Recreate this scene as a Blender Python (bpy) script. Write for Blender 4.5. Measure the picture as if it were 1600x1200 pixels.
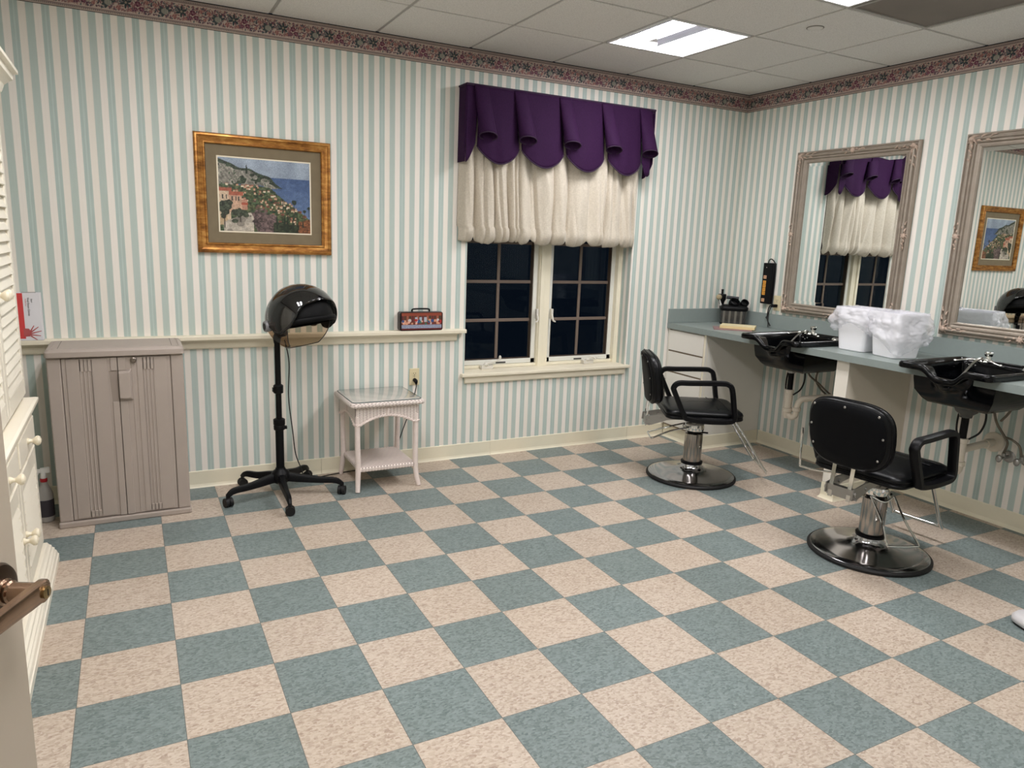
import bpy, bmesh, math, random
import numpy as np
from mathutils import Vector, Matrix, noise
R = math.radians
random.seed(7)
SC = bpy.context.scene
COL = SC.collection
for o in list(bpy.data.objects): bpy.data.objects.remove(o)

# ------------------------------------------------------------------ camera, world, exposure
CAM = (-4.3957, -4.5023, 1.5189)
YAW, PITCH, ROLL, FPX = 0.48693, -0.19624, 0.03766, 1131.46
def setup_camera():
    cd = bpy.data.cameras.new('camera'); co = bpy.data.objects.new('camera', cd); COL.objects.link(co)
    f = Vector((math.sin(YAW)*math.cos(PITCH), math.cos(YAW)*math.cos(PITCH), math.sin(PITCH)))
    rt = Vector((math.cos(YAW), -math.sin(YAW), 0)); up = rt.cross(f)
    c, s = math.cos(ROLL), math.sin(ROLL)
    r2 = c*rt + s*up; u2 = -s*rt + c*up
    m = Matrix((r2, u2, -f)).transposed().to_4x4(); m.translation = Vector(CAM)
    co.matrix_world = m
    cd.sensor_fit = 'HORIZONTAL'; cd.sensor_width = 36.0; cd.lens = FPX*36.0/1600.0
    cd.clip_start = 0.02
    SC.camera = co
setup_camera()
wd = bpy.data.worlds.new('night'); SC.world = wd; wd.use_nodes = True
wd.node_tree.nodes['Background'].inputs[0].default_value = (0.10, 0.16, 0.26, 1)
wd.node_tree.nodes['Background'].inputs[1].default_value = 0.035
SC.view_settings.view_transform = 'Standard'; SC.view_settings.look = 'None'
SC.view_settings.gamma = 1.0; SC.view_settings.use_curve_mapping = False
SC.view_settings.exposure = 0.98
SC.cycles.use_denoising = True
SC.cycles.max_bounces = 10; SC.cycles.diffuse_bounces = 6; SC.cycles.transparent_max_bounces = 12
LAMP = 27.0         # emission strength of the fluorescent diffusers
ZC = 2.70           # ceiling height
G2 = 0.6096         # ceiling grid
GX, GY = -0.573, -0.598
T = 0.3048
FX0, FY0 = -4.6284, -0.5255

# ------------------------------------------------------------------ helpers
def srgb(r, g, b):
    def f(c):
        c /= 255.0
        return c/12.92 if c <= 0.04045 else ((c+0.055)/1.055)**2.4
    return (f(r), f(g), f(b), 1.0)
class NT:
    def __init__(s, name):
        s.m = bpy.data.materials.new(name); s.m.use_nodes = True; s.t = s.m.node_tree
        s.b = s.t.nodes['Principled BSDF']; s.o = s.t.nodes['Material Output']
    def n(s, kind, **kw):
        nd = s.t.nodes.new(kind)
        for k, v in kw.items():
            if k.startswith('i_'):
                key = k[2:]; key = int(key) if key.isdigit() else key
                nd.inputs[key].default_value = v
            else: setattr(nd, k, v)
        return nd
    def l(s, a, b): s.t.links.new(a, b)
    def math(s, op, a, b=None, c=None):
        nd = s.t.nodes.new('ShaderNodeMath'); nd.operation = op
        for i, v in enumerate((a, b, c)):
            if v is None: continue
            if isinstance(v, (int, float)): nd.inputs[i].default_value = v
            else: s.l(v, nd.inputs[i])
        return nd.outputs[0]
    def mix(s, fac, a, b):
        nd = s.t.nodes.new('ShaderNodeMix'); nd.data_type = 'RGBA'
        for i, v in ((0, fac), (6, a), (7, b)):
            if isinstance(v, (int, float, tuple)): nd.inputs[i].default_value = v
            else: s.l(v, nd.inputs[i])
        return nd.outputs[2]
    def ramp(s, fac, stops, mode='LINEAR'):
        nd = s.t.nodes.new('ShaderNodeValToRGB'); cr = nd.color_ramp; cr.interpolation = mode
        cr.elements[0].position = stops[0][0]; cr.elements[0].color = stops[0][1]
        cr.elements[1].position = stops[-1][0]; cr.elements[1].color = stops[-1][1]
        for p, c in stops[1:-1]:
            e = cr.elements.new(p); e.color = c
        s.l(fac, nd.inputs[0]); return nd.outputs[0]
    def bump(s, h, strength=0.3, dist=0.002):
        nd = s.n('ShaderNodeBump', i_Strength=strength, i_Distance=dist); s.l(h, nd.inputs['Height'])
        s.l(nd.outputs[0], s.b.inputs['Normal'])
    def obj(s): return s.n('ShaderNodeTexCoord').outputs['Object']
    def noise(s, scale, detail=2, vec=None, rough=0.5):
        nd = s.n('ShaderNodeTexNoise', i_Scale=scale, i_Detail=detail, i_Roughness=rough)
        s.l(vec if vec is not None else s.obj(), nd.inputs['Vector']); return nd.outputs['Fac']
    def mapping(s, sc, vec=None):
        nd = s.n('ShaderNodeMapping'); nd.inputs['Scale'].default_value = sc
        s.l(vec if vec is not None else s.obj(), nd.inputs['Vector']); return nd.outputs[0]
MATS = {}
def mat(name, col, rough=0.5, metal=0.0, spec=0.5, coat=0.0, trans=0.0, alpha=1.0, var=0.0, vscale=8.0, bump=0.0, bscale=60.0, ior=1.45, vs=(1,1,1)):
    if name in MATS: return MATS[name]
    k = NT(name); b = k.b
    b.inputs['Base Color'].default_value = col; b.inputs['Roughness'].default_value = rough
    b.inputs['Metallic'].default_value = metal; b.inputs['Specular IOR Level'].default_value = spec
    b.inputs['Coat Weight'].default_value = coat; b.inputs['Coat Roughness'].default_value = 0.05
    b.inputs['Transmission Weight'].default_value = trans; b.inputs['Alpha'].default_value = alpha; b.inputs['IOR'].default_value = ior
    if var > 0:
        f = k.noise(vscale, 3, k.mapping(vs))
        lo = tuple(c*(1-var) for c in col[:3])+(1,); hi = tuple(min(1, c*(1+var)) for c in col[:3])+(1,)
        k.l(k.ramp(f, [(0.3, lo), (0.7, hi)]), b.inputs['Base Color'])
    if bump > 0: k.bump(k.noise(bscale, 3), bump)
    MATS[name] = k.m; return k.m

class MB:
    """collects geometry; build() links it as one mesh object"""
    def __init__(s): s.v = []; s.f = []; s.mi = []; s.cur = 0
    def add(s, vs, fs):
        o = len(s.v); s.v += [tuple(p) for p in vs]
        for f in fs: s.f.append([i+o for i in f]); s.mi.append(s.cur)
        return s
    def box(s, x0, x1, y0, y1, z0, z1, M=None):
        vs = [Vector(p) for p in ((x0,y0,z0),(x1,y0,z0),(x1,y1,z0),(x0,y1,z0),(x0,y0,z1),(x1,y0,z1),(x1,y1,z1),(x0,y1,z1))]
        if M: vs = [M @ p for p in vs]
        return s.add(vs, [(0,3,2,1),(4,5,6,7),(0,1,5,4),(1,2,6,5),(2,3,7,6),(3,0,4,7)])
    def quad(s, a, b, c, d): return s.add([a, b, c, d], [(0, 1, 2, 3)])
    def grid(s, fn, nu, nv, cu=False, cv=False, caps=False):
        vs = [fn(i/(nu if cu else nu-1), j/(nv if cv else nv-1)) for i in range(nu) for j in range(nv)]
        fs = []
        for i in range(nu if cu else nu-1):
            for j in range(nv if cv else nv-1):
                a = i*nv+j; b = ((i+1) % nu)*nv+j; c = ((i+1) % nu)*nv+(j+1) % nv; d = i*nv+(j+1) % nv
                fs.append((a, b, c, d))
        if caps:   # caps at u ends (v closed)
            fs.append(tuple(range(nv))[::-1]); fs.append(tuple((nu-1)*nv+j for j in range(nv)))
        return s.add(vs, fs)
    def loft(s, loops, cap0=True, cap1=True, closed=True):
        n = len(loops[0]); vs = [p for l in loops for p in l]; fs = []
        for i in range(len(loops)-1):
            for j in range(n if closed else n-1):
                fs.append((i*n+j, i*n+(j+1) % n, (i+1)*n+(j+1) % n, (i+1)*n+j))
        if cap0: fs.append(tuple(range(n))[::-1])
        if cap1: fs.append(tuple((len(loops)-1)*n+j for j in range(n)))
        return s.add(vs, fs)
    def lathe(s, prof, n=32, M=None, cap=True):
        M = M or Matrix(); L = []
        for r, z in prof: L.append([M @ Vector((r*math.cos(2*math.pi*k/n), r*math.sin(2*math.pi*k/n), z)) for k in range(n)])
        return s.loft(L, cap, cap)
    def tube(s, pts, r, n=10, closed=False, sec=None, smooth=0, up=None):
        """sweep a circle (or section of (u,v) points) along pts; r may be a list"""
        P = [Vector(p) for p in pts]
        if smooth:
            Q = []; m = len(P)
            for i in range(m if closed else m-1):
                p0 = P[i-1] if (i > 0 or closed) else P[i]*2-P[i+1]
                p1 = P[i]; p2 = P[(i+1) % m]
                p3 = P[(i+2) % m] if (closed or i+2 < m) else p2*2-p1
                for k in range(smooth):
                    t = k/smooth
                    Q.append(0.5*((2*p1)+(-p0+p2)*t+(2*p0-5*p1+4*p2-p3)*t*t+(-p0+3*p1-3*p2+p3)*t**3))
            if not closed: Q.append(P[-1])
            if isinstance(r, (list, tuple)):
                rr = []
                for i in range(len(Q)):
                    a = i/smooth; i0 = min(int(a), len(r)-1); i1 = min(i0+1, len(r)-1); rr.append(r[i0]+(r[i1]-r[i0])*(a-i0))
                r = rr
            P = Q
        m = len(P); L = []; prev = None
        for i in range(m):
            a = P[i-1] if (i > 0 or closed) else P[i]; b = P[(i+1) % m] if (i < m-1 or closed) else P[i]
            t = (b-a).normalized() if (b-a).length > 1e-9 else Vector((0, 0, 1))
            if up is not None:
                u = Vector(up); u = (u-t*u.dot(t)).normalized()
            elif prev is None:
                u = Vector((0, 0, 1)) if abs(t.z) < 0.9 else Vector((1, 0, 0)); u = (u-t*u.dot(t)).normalized()
            else: u = (prev-t*prev.dot(t)).normalized()
            prev = u; w = t.cross(u)
            rad = r[i] if isinstance(r, (list, tuple)) else r
            if sec: L.append([P[i]+u*a_*rad+w*b_*rad for a_, b_ in sec])
            else: L.append([P[i]+(u*math.cos(2*math.pi*k/n)+w*math.sin(2*math.pi*k/n))*rad for k in range(n)])
        if closed: L.append(L[0]); return s.loft(L, False, False)
        return s.loft(L)
    def cyl(s, a, b, r, n=20, r2=None):
        return s.tube([a, b], [r, r if r2 is None else r2], n)
    def ball(s, c, rx, ry=None, rz=None, n=16, m=10, M=None):
        ry = rx if ry is None else ry; rz = rx if rz is None else rz; L = []
        for i in range(m+1):
            th = math.pi*(0.02+0.96*i/m)
            L.append([Vector((rx*math.sin(th)*math.cos(2*math.pi*k/n), ry*math.sin(th)*math.sin(2*math.pi*k/n), rz*math.cos(th))) for k in range(n)])
        L = [[(M @ p if M else p)+Vector(c) for p in l] for l in L]
        return s.loft(L)
    def prism(s, poly, axis, a, b):
        """poly of 2-D points extruded along axis from a to b. axis 'x': pts are (y,z); 'y': (x,z); 'z': (x,y)"""
        def P(p, t): return {'x': (t, p[0], p[1]), 'y': (p[0], t, p[1]), 'z': (p[0], p[1], t)}[axis]
        n = len(poly)
        return s.add([P(p, a) for p in poly]+[P(p, b) for p in poly],
                     [tuple(range(n))[::-1], tuple(range(n, 2*n))]+[(i, (i+1) % n, (i+1) % n+n, i+n) for i in range(n)])
    def build(s, name, m, parent=None, smooth=True, bevel=0, seg=2, sub=0, sharp=38, solid=0):
        me = bpy.data.meshes.new(name); me.from_pydata(s.v, [], s.f)
        ms = m if isinstance(m, (list, tuple)) else [m]
        for x in ms: me.materials.append(x)
        if len(ms) > 1: me.polygons.foreach_set('material_index', s.mi)
        me.update()
        bm = bmesh.new(); bm.from_mesh(me); bmesh.ops.recalc_face_normals(bm, faces=bm.faces); bm.to_mesh(me); bm.free()
        if smooth:
            me.polygons.foreach_set('use_smooth', [True]*len(me.polygons))
            if sharp: me.set_sharp_from_angle(angle=R(sharp))
        o = bpy.data.objects.new(name, me); COL.objects.link(o)
        if parent is not None: o.parent = parent
        if solid:
            md = o.modifiers.new('solid', 'SOLIDIFY'); md.thickness = solid; md.offset = 0
        if bevel:
            md = o.modifiers.new('bevel', 'BEVEL'); md.width = bevel; md.segments = seg; md.limit_method = 'ANGLE'; md.angle_limit = R(35)
            md.harden_normals = False
        if sub:
            md = o.modifiers.new('sub', 'SUBSURF'); md.levels = sub; md.render_levels = sub
        return o
def tag(o, label, cat, group=None, kind=None):
    o['label'] = label; o['category'] = cat
    if group: o['group'] = group
    if kind: o['kind'] = kind
    return o
def struct(o): o['kind'] = 'structure'; return o
def thing(name, label, cat, loc=(0, 0, 0), rz=0, group=None):
    o = bpy.data.objects.new(name, None); COL.objects.link(o); o.location = loc; o.rotation_euler = (0, 0, rz)
    o.empty_display_size = 0.1
    return tag(o, label, cat, group)
def copy_tree(o, parent=None):
    c = o.copy(); COL.objects.link(c)
    if parent is not None: c.parent = parent
    for ch in list(o.children): copy_tree(ch, c)
    return c
def rrect(x0, x1, y0, y1, r, n=5):
    pts = []
    for cx, cy, a in ((x1-r, y1-r, 0), (x0+r, y1-r, 90), (x0+r, y0+r, 180), (x1-r, y0+r, 270)):
        for k in range(n+1):
            t = R(a+90*k/n); pts.append((cx+r*math.cos(t), cy+r*math.sin(t)))
    return pts
def raster(name, img, org, du, dv, m, parent=None):
    """a flat print: img[rows, cols, 3] in sRGB 0..1, one face-corner grid with a colour attribute; row 0 is the bottom"""
    H, W = img.shape[:2]
    ii, jj = np.meshgrid(np.arange(W), np.arange(H))
    org = np.array(org, float); du = np.array(du, float); dv = np.array(dv, float)
    co = org + ii[..., None]/(W-1)*du + jj[..., None]/(H-1)*dv
    co = co.reshape(-1, 3)
    a = (np.arange(H-1)[:, None]*W+np.arange(W-1)[None, :]).ravel()
    q = np.stack([a, a+1, a+W+1, a+W], 1).ravel()
    me = bpy.data.meshes.new(name)
    me.vertices.add(W*H); me.vertices.foreach_set('co', co.ravel())
    nf = (H-1)*(W-1); me.loops.add(nf*4); me.loops.foreach_set('vertex_index', q.astype(np.int32))
    me.polygons.add(nf); me.polygons.foreach_set('loop_start', np.arange(0, nf*4, 4, dtype=np.int32))
    try: me.polygons.foreach_set('loop_total', np.full(nf, 4, dtype=np.int32))
    except Exception: pass
    me.update(calc_edges=True)
    lin = np.where(img <= 0.04045, img/12.92, ((img+0.055)/1.055)**2.4)
    ca = me.color_attributes.new('print', 'FLOAT_COLOR', 'POINT')
    ca.data.foreach_set('color', np.concatenate([lin.reshape(-1, 3), np.ones((W*H, 1))], 1).astype(np.float32).ravel())
    me.materials.append(m); me.validate()
    o = bpy.data.objects.new(name, me); COL.objects.link(o)
    if parent is not None: o.parent = parent
    return o
def mat_print(name, rough=0.6, spec=0.3):
    if name in MATS: return MATS[name]
    k = NT(name); a = k.n('ShaderNodeVertexColor'); a.layer_name = 'print'
    k.l(a.outputs[0], k.b.inputs['Base Color']); k.b.inputs['Roughness'].default_value = rough
    k.b.inputs['Specular IOR Level'].default_value = spec
    MATS[name] = k.m; return k.m

# ------------------------------------------------------------------ materials
CREAM = srgb(226, 214, 186)
m_trim = mat('cream_paint', srgb(228, 220, 199), 0.4, spec=0.4, var=0.02)
m_base = mat('cream_cove_base', srgb(228, 221, 198), 0.38, spec=0.4, var=0.02)
m_white = mat('white_paint', srgb(228, 225, 218), 0.35)
m_hutch = mat('cream_white_furniture_paint', srgb(238, 231, 214), 0.35, var=0.01)
m_taupe = mat('taupe_plastic', srgb(168, 156, 147), 0.5, var=0.02, bump=0.08, bscale=300)
m_black = mat('black_plastic', srgb(8, 8, 11), 0.42, spec=.22)
m_blackgloss = mat('black_gloss', srgb(5, 5, 6), 0.06, spec=0.5, coat=0.2)
m_sink = mat('black_sink_gloss', srgb(4, 5, 7), 0.16, spec=0.3, coat=0.0)
m_vinyl = mat('black_vinyl', srgb(6, 7, 10), 0.34, spec=0.28, bump=0.12, bscale=180)
m_chrome = mat('chrome', srgb(225, 225, 222), 0.08, metal=1)
m_chrome2 = mat('worn_chrome', srgb(165, 160, 155), 0.14, metal=1, var=0.25, vscale=6)
m_zinc = mat('zinc_steel', srgb(170, 168, 165), 0.35, metal=1)
m_rubber = mat('black_rubber', srgb(14, 13, 14), 0.6)
m_pvc = mat('white_pvc', srgb(222, 212, 196), 0.35)
m_dark = mat('dark_slot', srgb(12, 12, 12), 0.7)
m_counter = mat('grey_green_laminate', srgb(136, 146, 143), 0.35, spec=0.4, var=0.015, vscale=40)
m_brass = mat('antique_bronze', srgb(158, 132, 112), 0.22, metal=1, var=0.35, vscale=14)
m_outlet = mat('beige_outlet', srgb(214, 202, 166), 0.35)
m_cord = mat('black_cord', srgb(18, 18, 19), 0.5)
m_doorleaf = mat('beige_door_paint', srgb(178, 166, 150), 0.4)
m_steel = mat('chair_dome', srgb(190, 190, 194), 0.13, metal=1, var=0.2, vscale=5)

def wallpaper(name, axis, s0):
    k = NT(name); xyz = k.n('ShaderNodeSeparateXYZ'); k.l(k.obj(), xyz.inputs[0])
    s = xyz.outputs[axis]
    # wobble-free stripe parameter, one repeat = 4 bands of 33 mm
    t = k.math('FRACT', k.math('DIVIDE', k.math('SUBTRACT', s, s0-50*0.1318), 0.1318))
    te = srgb(184, 197, 190); te2 = srgb(178, 194, 188); cr = srgb(237, 231, 223); cr2 = srgb(234, 228, 218); ln = srgb(223, 218, 210)
    lt = srgb(188, 202, 196); dk = srgb(177, 192, 186)
    base = k.ramp(t, [(0.0, te), (0.25, ln), (0.262, cr), (0.36, cr2), (0.375, cr), (0.49, ln), (0.50, te2), (0.54, dk), (0.60, lt), (0.655, dk), (0.70, te2), (0.75, ln), (0.762, cr2), (0.98, ln)], 'CONSTANT')
    fib = k.n('ShaderNodeTexNoise', i_Scale=1.0, i_Detail=3.0)
    k.l(k.mapping((420, 420, 9)), fib.inputs['Vector'])
    isteal = k.ramp(t, [(0.0, (.45, .45, .45, 1)), (0.25, (0.18, 0.18, 0.18, 1)), (0.5, (1, 1, 1, 1)), (0.75, (0.18, 0.18, 0.18, 1)), (1.0, (0.18, 0.18, 0.18, 1))], 'CONSTANT')
    d = k.math('MULTIPLY', k.math('SUBTRACT', fib.outputs['Fac'], 0.5), k.math('MULTIPLY', isteal, 0.38))
    hsv = k.n('ShaderNodeHueSaturation'); k.l(base, hsv.inputs['Color']); k.l(k.math('ADD', d, 1.0), hsv.inputs['Value'])
    k.l(hsv.outputs[0], k.b.inputs['Base Color'])
    k.b.inputs['Roughness'].default_value = 0.5; k.b.inputs['Specular IOR Level'].default_value = 0.25
    return k.m
m_wallx = wallpaper('striped_wallpaper_x', 0, -3.3235)
m_wally = wallpaper('striped_wallpaper_y', 1, 0.0)

def floor_mat():
    k = NT('checkered_vinyl_tile'); xyz = k.n('ShaderNodeSeparateXYZ'); k.l(k.obj(), xyz.inputs[0])
    u = k.math('DIVIDE', k.math('SUBTRACT', xyz.outputs[0], FX0-40*T), T)
    v = k.math('DIVIDE', k.math('SUBTRACT', xyz.outputs[1], FY0-41*T), T)
    fu, fv = k.math('FLOOR', u), k.math('FLOOR', v)
    par = k.math('MODULO', k.math('ADD', fu, fv), 2.0)      # 0 -> cream
    idv = k.n('ShaderNodeCombineXYZ'); k.l(fu, idv.inputs[0]); k.l(fv, idv.inputs[1])
    wn = k.n('ShaderNodeTexWhiteNoise'); k.l(idv.outputs[0], wn.inputs['Vector'])
    # chips, grain turned by a quarter from tile to tile
    off = k.n('ShaderNodeVectorMath', operation='MULTIPLY_ADD'); k.l(wn.outputs['Color'], off.inputs[0]); off.inputs[1].default_value = (7, 7, 7); k.l(k.obj(), off.inputs[2])
    v1 = k.n('ShaderNodeTexVoronoi', i_Scale=1.0); k.l(k.mapping((95, 150, 1), off.outputs[0]), v1.inputs['Vector'])
    n1 = k.noise(55, 4, k.mapping((1.0, 1.6, 1), off.outputs[0]), 0.7)
    n2 = k.noise(150, 3, off.outputs[0], 0.6)
    chips = k.math('ADD', k.math('MULTIPLY', k.n('ShaderNodeSeparateColor').outputs[0], 0.0), 0.0)
    sc = k.n('ShaderNodeSeparateColor'); k.l(v1.outputs['Color'], sc.inputs[0])
    mixv = k.math('ADD', k.math('ADD', k.math('MULTIPLY', sc.outputs[0], 0.42), k.math('MULTIPLY', n1, 0.38)), k.math('MULTIPLY', n2, 0.25))
    cream = k.ramp(mixv, [(0.20, srgb(146, 126, 112)), (0.38, srgb(173, 157, 142)), (0.55, srgb(187, 173, 158)), (0.72, srgb(195, 182, 168)), (0.9, srgb(204, 193, 181))])
    blue = k.ramp(mixv, [(0.20, srgb(85, 98, 98)), (0.38, srgb(106, 118, 117)), (0.55, srgb(119, 131, 130)), (0.74, srgb(128, 140, 139)), (0.92, srgb(155, 165, 164))])
    col = k.mix(par, cream, blue)
    hsv = k.n('ShaderNodeHueSaturation'); k.l(col, hsv.inputs['Color'])
    val = k.math('ADD', 0.96, k.math('MULTIPLY', wn.outputs['Value'], 0.08)); k.l(val, hsv.inputs['Value'])
    # seams
    def edge(w):
        f = k.math('FRACT', w); return k.math('MINIMUM', f, k.math('SUBTRACT', 1.0, f))
    e = k.math('MINIMUM', edge(u), edge(v)); seam = k.math('LESS_THAN', e, 0.0038)
    dirt = k.ramp(k.noise(1.3, 4), [(0.35, (1, 1, 1, 1)), (0.75, (0.93, 0.91, 0.88, 1))])
    mm = k.n('ShaderNodeMix'); mm.data_type = 'RGBA'; mm.blend_type = 'MULTIPLY'; mm.inputs[0].default_value = 1.0
    k.l(hsv.outputs[0], mm.inputs[6]); k.l(dirt, mm.inputs[7])
    k.l(k.mix(seam, mm.outputs[2], srgb(96, 98, 94)), k.b.inputs['Base Color'])
    k.b.inputs['Roughness'].default_value = 0.42; k.b.inputs['Specular IOR Level'].default_value = 0.28
    k.l(k.ramp(k.noise(3, 3), [(0.3, (.36, .36, .36, 1)), (0.7, (.5, .5, .5, 1))]), k.b.inputs['Roughness'])
    return k.m
m_floor = floor_mat()
def ceil_mat():
    k = NT('acoustic_ceiling_tile'); f = k.noise(260, 3); h = k.noise(120, 4, None, 0.7)
    k.l(k.ramp(f, [(0.32, srgb(196, 193, 189)), (0.5, srgb(226, 223, 219)), (0.7, srgb(232, 229, 225))]), k.b.inputs['Base Color'])
    k.b.inputs['Roughness'].default_value = 0.9; k.bump(h, 0.35, 0.002); return k.m
m_ceil = ceil_mat()
m_tbar = mat('ceiling_bar', srgb(172, 169, 164), 0.5)

# ------------------------------------------------------------------ room shell
XL, YF, XD, YD = -5.25, -5.2, -4.99, -4.12     # left wall, front wall, jog for the doorway side
b = MB(); b.box(XL-.1, .1, YF-.1, .3, -.05, 0); struct(b.build('floor', m_floor, smooth=False))
WX0, WX1, WZ0, WZ1, WD = -2.39, -1.03, 0.603, 2.15, 0.20
b = MB()
b.box(XL-.1, WX0, 0, .3, 0, ZC); b.box(WX1, .1, 0, .3, 0, ZC); b.box(WX0, WX1, 0, .3, 0, WZ0-.02); b.box(WX0, WX1, 0, .3, WZ1, ZC)
struct(b.build('wall_back', m_wallx, smooth=False))
b = MB(); b.box(0, .1, YF-.1, 0, 0, ZC); struct(b.build('wall_right', m_wally, smooth=False))
b = MB(); b.box(XL-.1, XL, YD, 0, 0, ZC); b.box(XL-.1, XD, YF, YD, 0, ZC); struct(b.build('wall_left', m_wally, smooth=False))
b = MB(); b.box(XL-.1, .1, YF-.1, YF, 0, ZC); struct(b.build('wall_front', m_wallx, smooth=False))

# ceiling: lay-in tiles with a bevelled edge hanging a little below the bars
LIGHTS = [(1, 0), (1, 2), (1, 4), (5, 1), (5, 3), (5, 5)]
VENT = (0, 2)
def cell(i, j):
    x1 = GX-(i)*G2; return x1-G2, x1, GY-(j+1)*G2, GY-j*G2
b = MB()
b.box(XL-.1, .1, YF-.1, .3, ZC+.13, ZC+.16)
xs = [0.0]+[GX-i*G2 for i in range(0, 9)]; xs = [x for x in xs if x > XL-.6]
ys = [0.0]+[GY-j*G2 for j in range(0, 9)]
def clampx(x): return max(x, XL)
def clampy(y): return max(y, YF)
for i in range(len(xs)-1):
    for j in range(len(ys)-1):
        x1, x0, y1, y0 = clampx(xs[i]), clampx(xs[i+1]), clampy(ys[j]), clampy(ys[j+1])
        if x1-x0 < .03 or y1-y0 < .03: continue
        if (i-1, j-1) in LIGHTS or (i-1, j-1) == VENT: continue
        g = .0095
        a = [(x0+g, y0+g), (x1-g, y0+g), (x1-g, y1-g), (x0+g, y1-g)]
        h = g+.004; c = [(x0+h, y0+h), (x1-h, y0+h), (x1-h, y1-h), (x0+h, y1-h)]
        b.loft([[(p[0], p[1], ZC+.009) for p in a], [(p[0], p[1], ZC+.001) for p in a], [(p[0], p[1], ZC-.001) for p in c]])
b.cur = 1
for x in xs[1:]:
    if x > XL: b.box(x-.012, x+.012, YF, 0, ZC+.0052, ZC+.02)
for y in ys[1:]:
    if y > YF: b.box(XL, 0, y-.012, y+.012, ZC+.0050, ZC+.0199)
struct(b.build('ceiling', [m_ceil, m_tbar], smooth=False))

# baseboards (vinyl cove base with a small toe)
def base_profile(): return [(0, 0), (.016, 0), (.010, .008), (.006, .02), (.005, .098), (.003, .102), (0, .102)]
def basebd(name, axis, a, bb, fixed, sign, joints):
    b = MB(); cuts = [a]+joints+[bb]
    for q in range(len(cuts)-1):
        s0, s1 = cuts[q]+.0008, cuts[q+1]-.0008
        poly = [(fixed+sign*d, z) for d, z in base_profile()]
        b.prism(poly, axis, s0, s1)
    return struct(b.build(name, m_base, smooth=False))
basebd('baseboard_back', 'x', XL, -.02, 0, -1, [-4.6, -3.377, -2.173, -.968])
basebd('baseboard_right', 'y', YF, -.45, 0, -1, [-3.8, -2.6])
basebd('baseboard_left', 'y', YD, -.02, XL, 1, [-2.4])
basebd('baseboard_front', 'x', XD, -.02, YF, 1, [-2.4])

# wallpaper border: floral print raster, 0.26 m repeat, 0.132 m high
def border_tile(W, H, seed=3):
    rs = np.random.RandomState(seed); per, hh = .2604, .132
    X, Y = np.meshgrid((np.arange(W)+.5)/W*per, (np.arange(H)+.5)/H*hh)
    img = np.ones((H, W, 3))*np.array((188, 170, 158))/255.
    def blob(cx, cy, rx, ry, ang, col, soft=.25):
        for ox in (-per, 0, per):
            dx, dy = X-cx-ox, Y-cy; c, s = math.cos(ang), math.sin(ang)
            d = ((c*dx+s*dy)/rx)**2+((-s*dx+c*dy)/ry)**2
            a = np.clip((1-d)/soft, 0, 1)[..., None]
            img[:] = img*(1-a)+np.array(col)/255.*a
    cols = [(124, 84, 88), (148, 108, 106), (94, 62, 80), (112, 92, 102), (76, 86, 92), (96, 104, 106), (156, 124, 118), (132, 88, 96), (66, 62, 76)]
    lo, hi = .024, .108
    for _ in range(460):
        blob(rs.rand()*per, lo+.004+rs.rand()*(hi-lo-.008), .0025+rs.rand()*.005, .002+rs.rand()*.003, rs.rand()*3.1, cols[rs.randint(len(cols))])
    for _ in range(90):
        blob(rs.rand()*per, lo+.004+rs.rand()*(hi-lo-.008), .0018+rs.rand()*.004, .0015+rs.rand()*.0015, rs.rand()*3.1, (186, 172, 154))
    def leaf(cx, cy, a, L, w, col): blob(cx+math.cos(a)*L/2, cy+math.sin(a)*L/2, L/2, w, a, col, .2)
    # pale segmented bloom
    cx, cy = .055, .058
    for a in (2.4, 3.0, 3.6, 4.2, .3, .9): leaf(cx, cy, a, .034, .007, (66, 76, 78))
    for q in range(7): blob(cx-.012+q*.004, cy, .0045, .017-.001*abs(q-3)**1.6, 0, (126, 128, 120) if q % 2 else (158, 154, 142), .3)
    # dark star leaf
    cx, cy = .135, .070
    for q in range(6): leaf(cx, cy, q*1.047+.4, .030, .0055, (56, 66, 70))
    blob(cx, cy, .006, .006, 0, (150, 136, 120))
    # plum roses
    for cx, cy, r_ in ((.190, .072, .015), (.206, .050, .013), (.178, .046, .010)):
        for q in range(7): blob(cx+math.cos(q*.9)*r_*.5, cy+math.sin(q*.9)*r_*.5, r_*.5, r_*.42, q*.9, (84, 46, 62) if q % 2 else (124, 78, 92), .3)
        blob(cx, cy, r_*.3, r_*.3, 0, (150, 112, 118))
    # salmon blooms
    for cx, cy, r_ in ((.102, .042, .013), (.012, .080, .012), (.232, .084, .012), (.250, .046, .010), (.155, .038, .009)):
        for q in range(6): blob(cx+math.cos(q)*r_*.5, cy+math.sin(q)*r_*.5, r_*.48, r_*.4, q, (140, 94, 92) if q % 2 else (172, 132, 124), .3)
    # rails: plain bands with a row of small dark beads and dark edging lines
    for y0, y1, c in ((0, .0035, (40, 34, 44)), (.1285, .132, (32, 28, 38)), (.0035, .007, (176, 158, 146)), (.007, .017, (190, 174, 162)), (.017, .0205, (112, 92, 98)), (.112, .1155, (112, 92, 98)), (.1155, .125, (190, 174, 162)), (.125, .1285, (170, 152, 142))):
        mk = (Y >= y0) & (Y < y1); img[mk] = np.array(c)/255.
    for q in range(31):
        for yy in (.012, .120): blob((q+.5)*per/31, yy, .0026, .0036, .5, (66, 56, 66), .4)
    return img
TW, TH = 150, 66
TILE = border_tile(TW, TH)
def border(name, org, d, L):
    n = int(round(L/.2604*TW)); img = TILE[:, np.arange(n+1) % TW]
    return struct(raster(name, img, org, tuple(c*L for c in d), (0, 0, ZC-2.569), mat_print('border_print', .55, .2)))
border('trim_1', (XL, -.0015, 2.569), (1, 0, 0), -XL)
border('trim_2', (-.0015, 0, 2.569), (0, -1, 0), 5.2)
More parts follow.
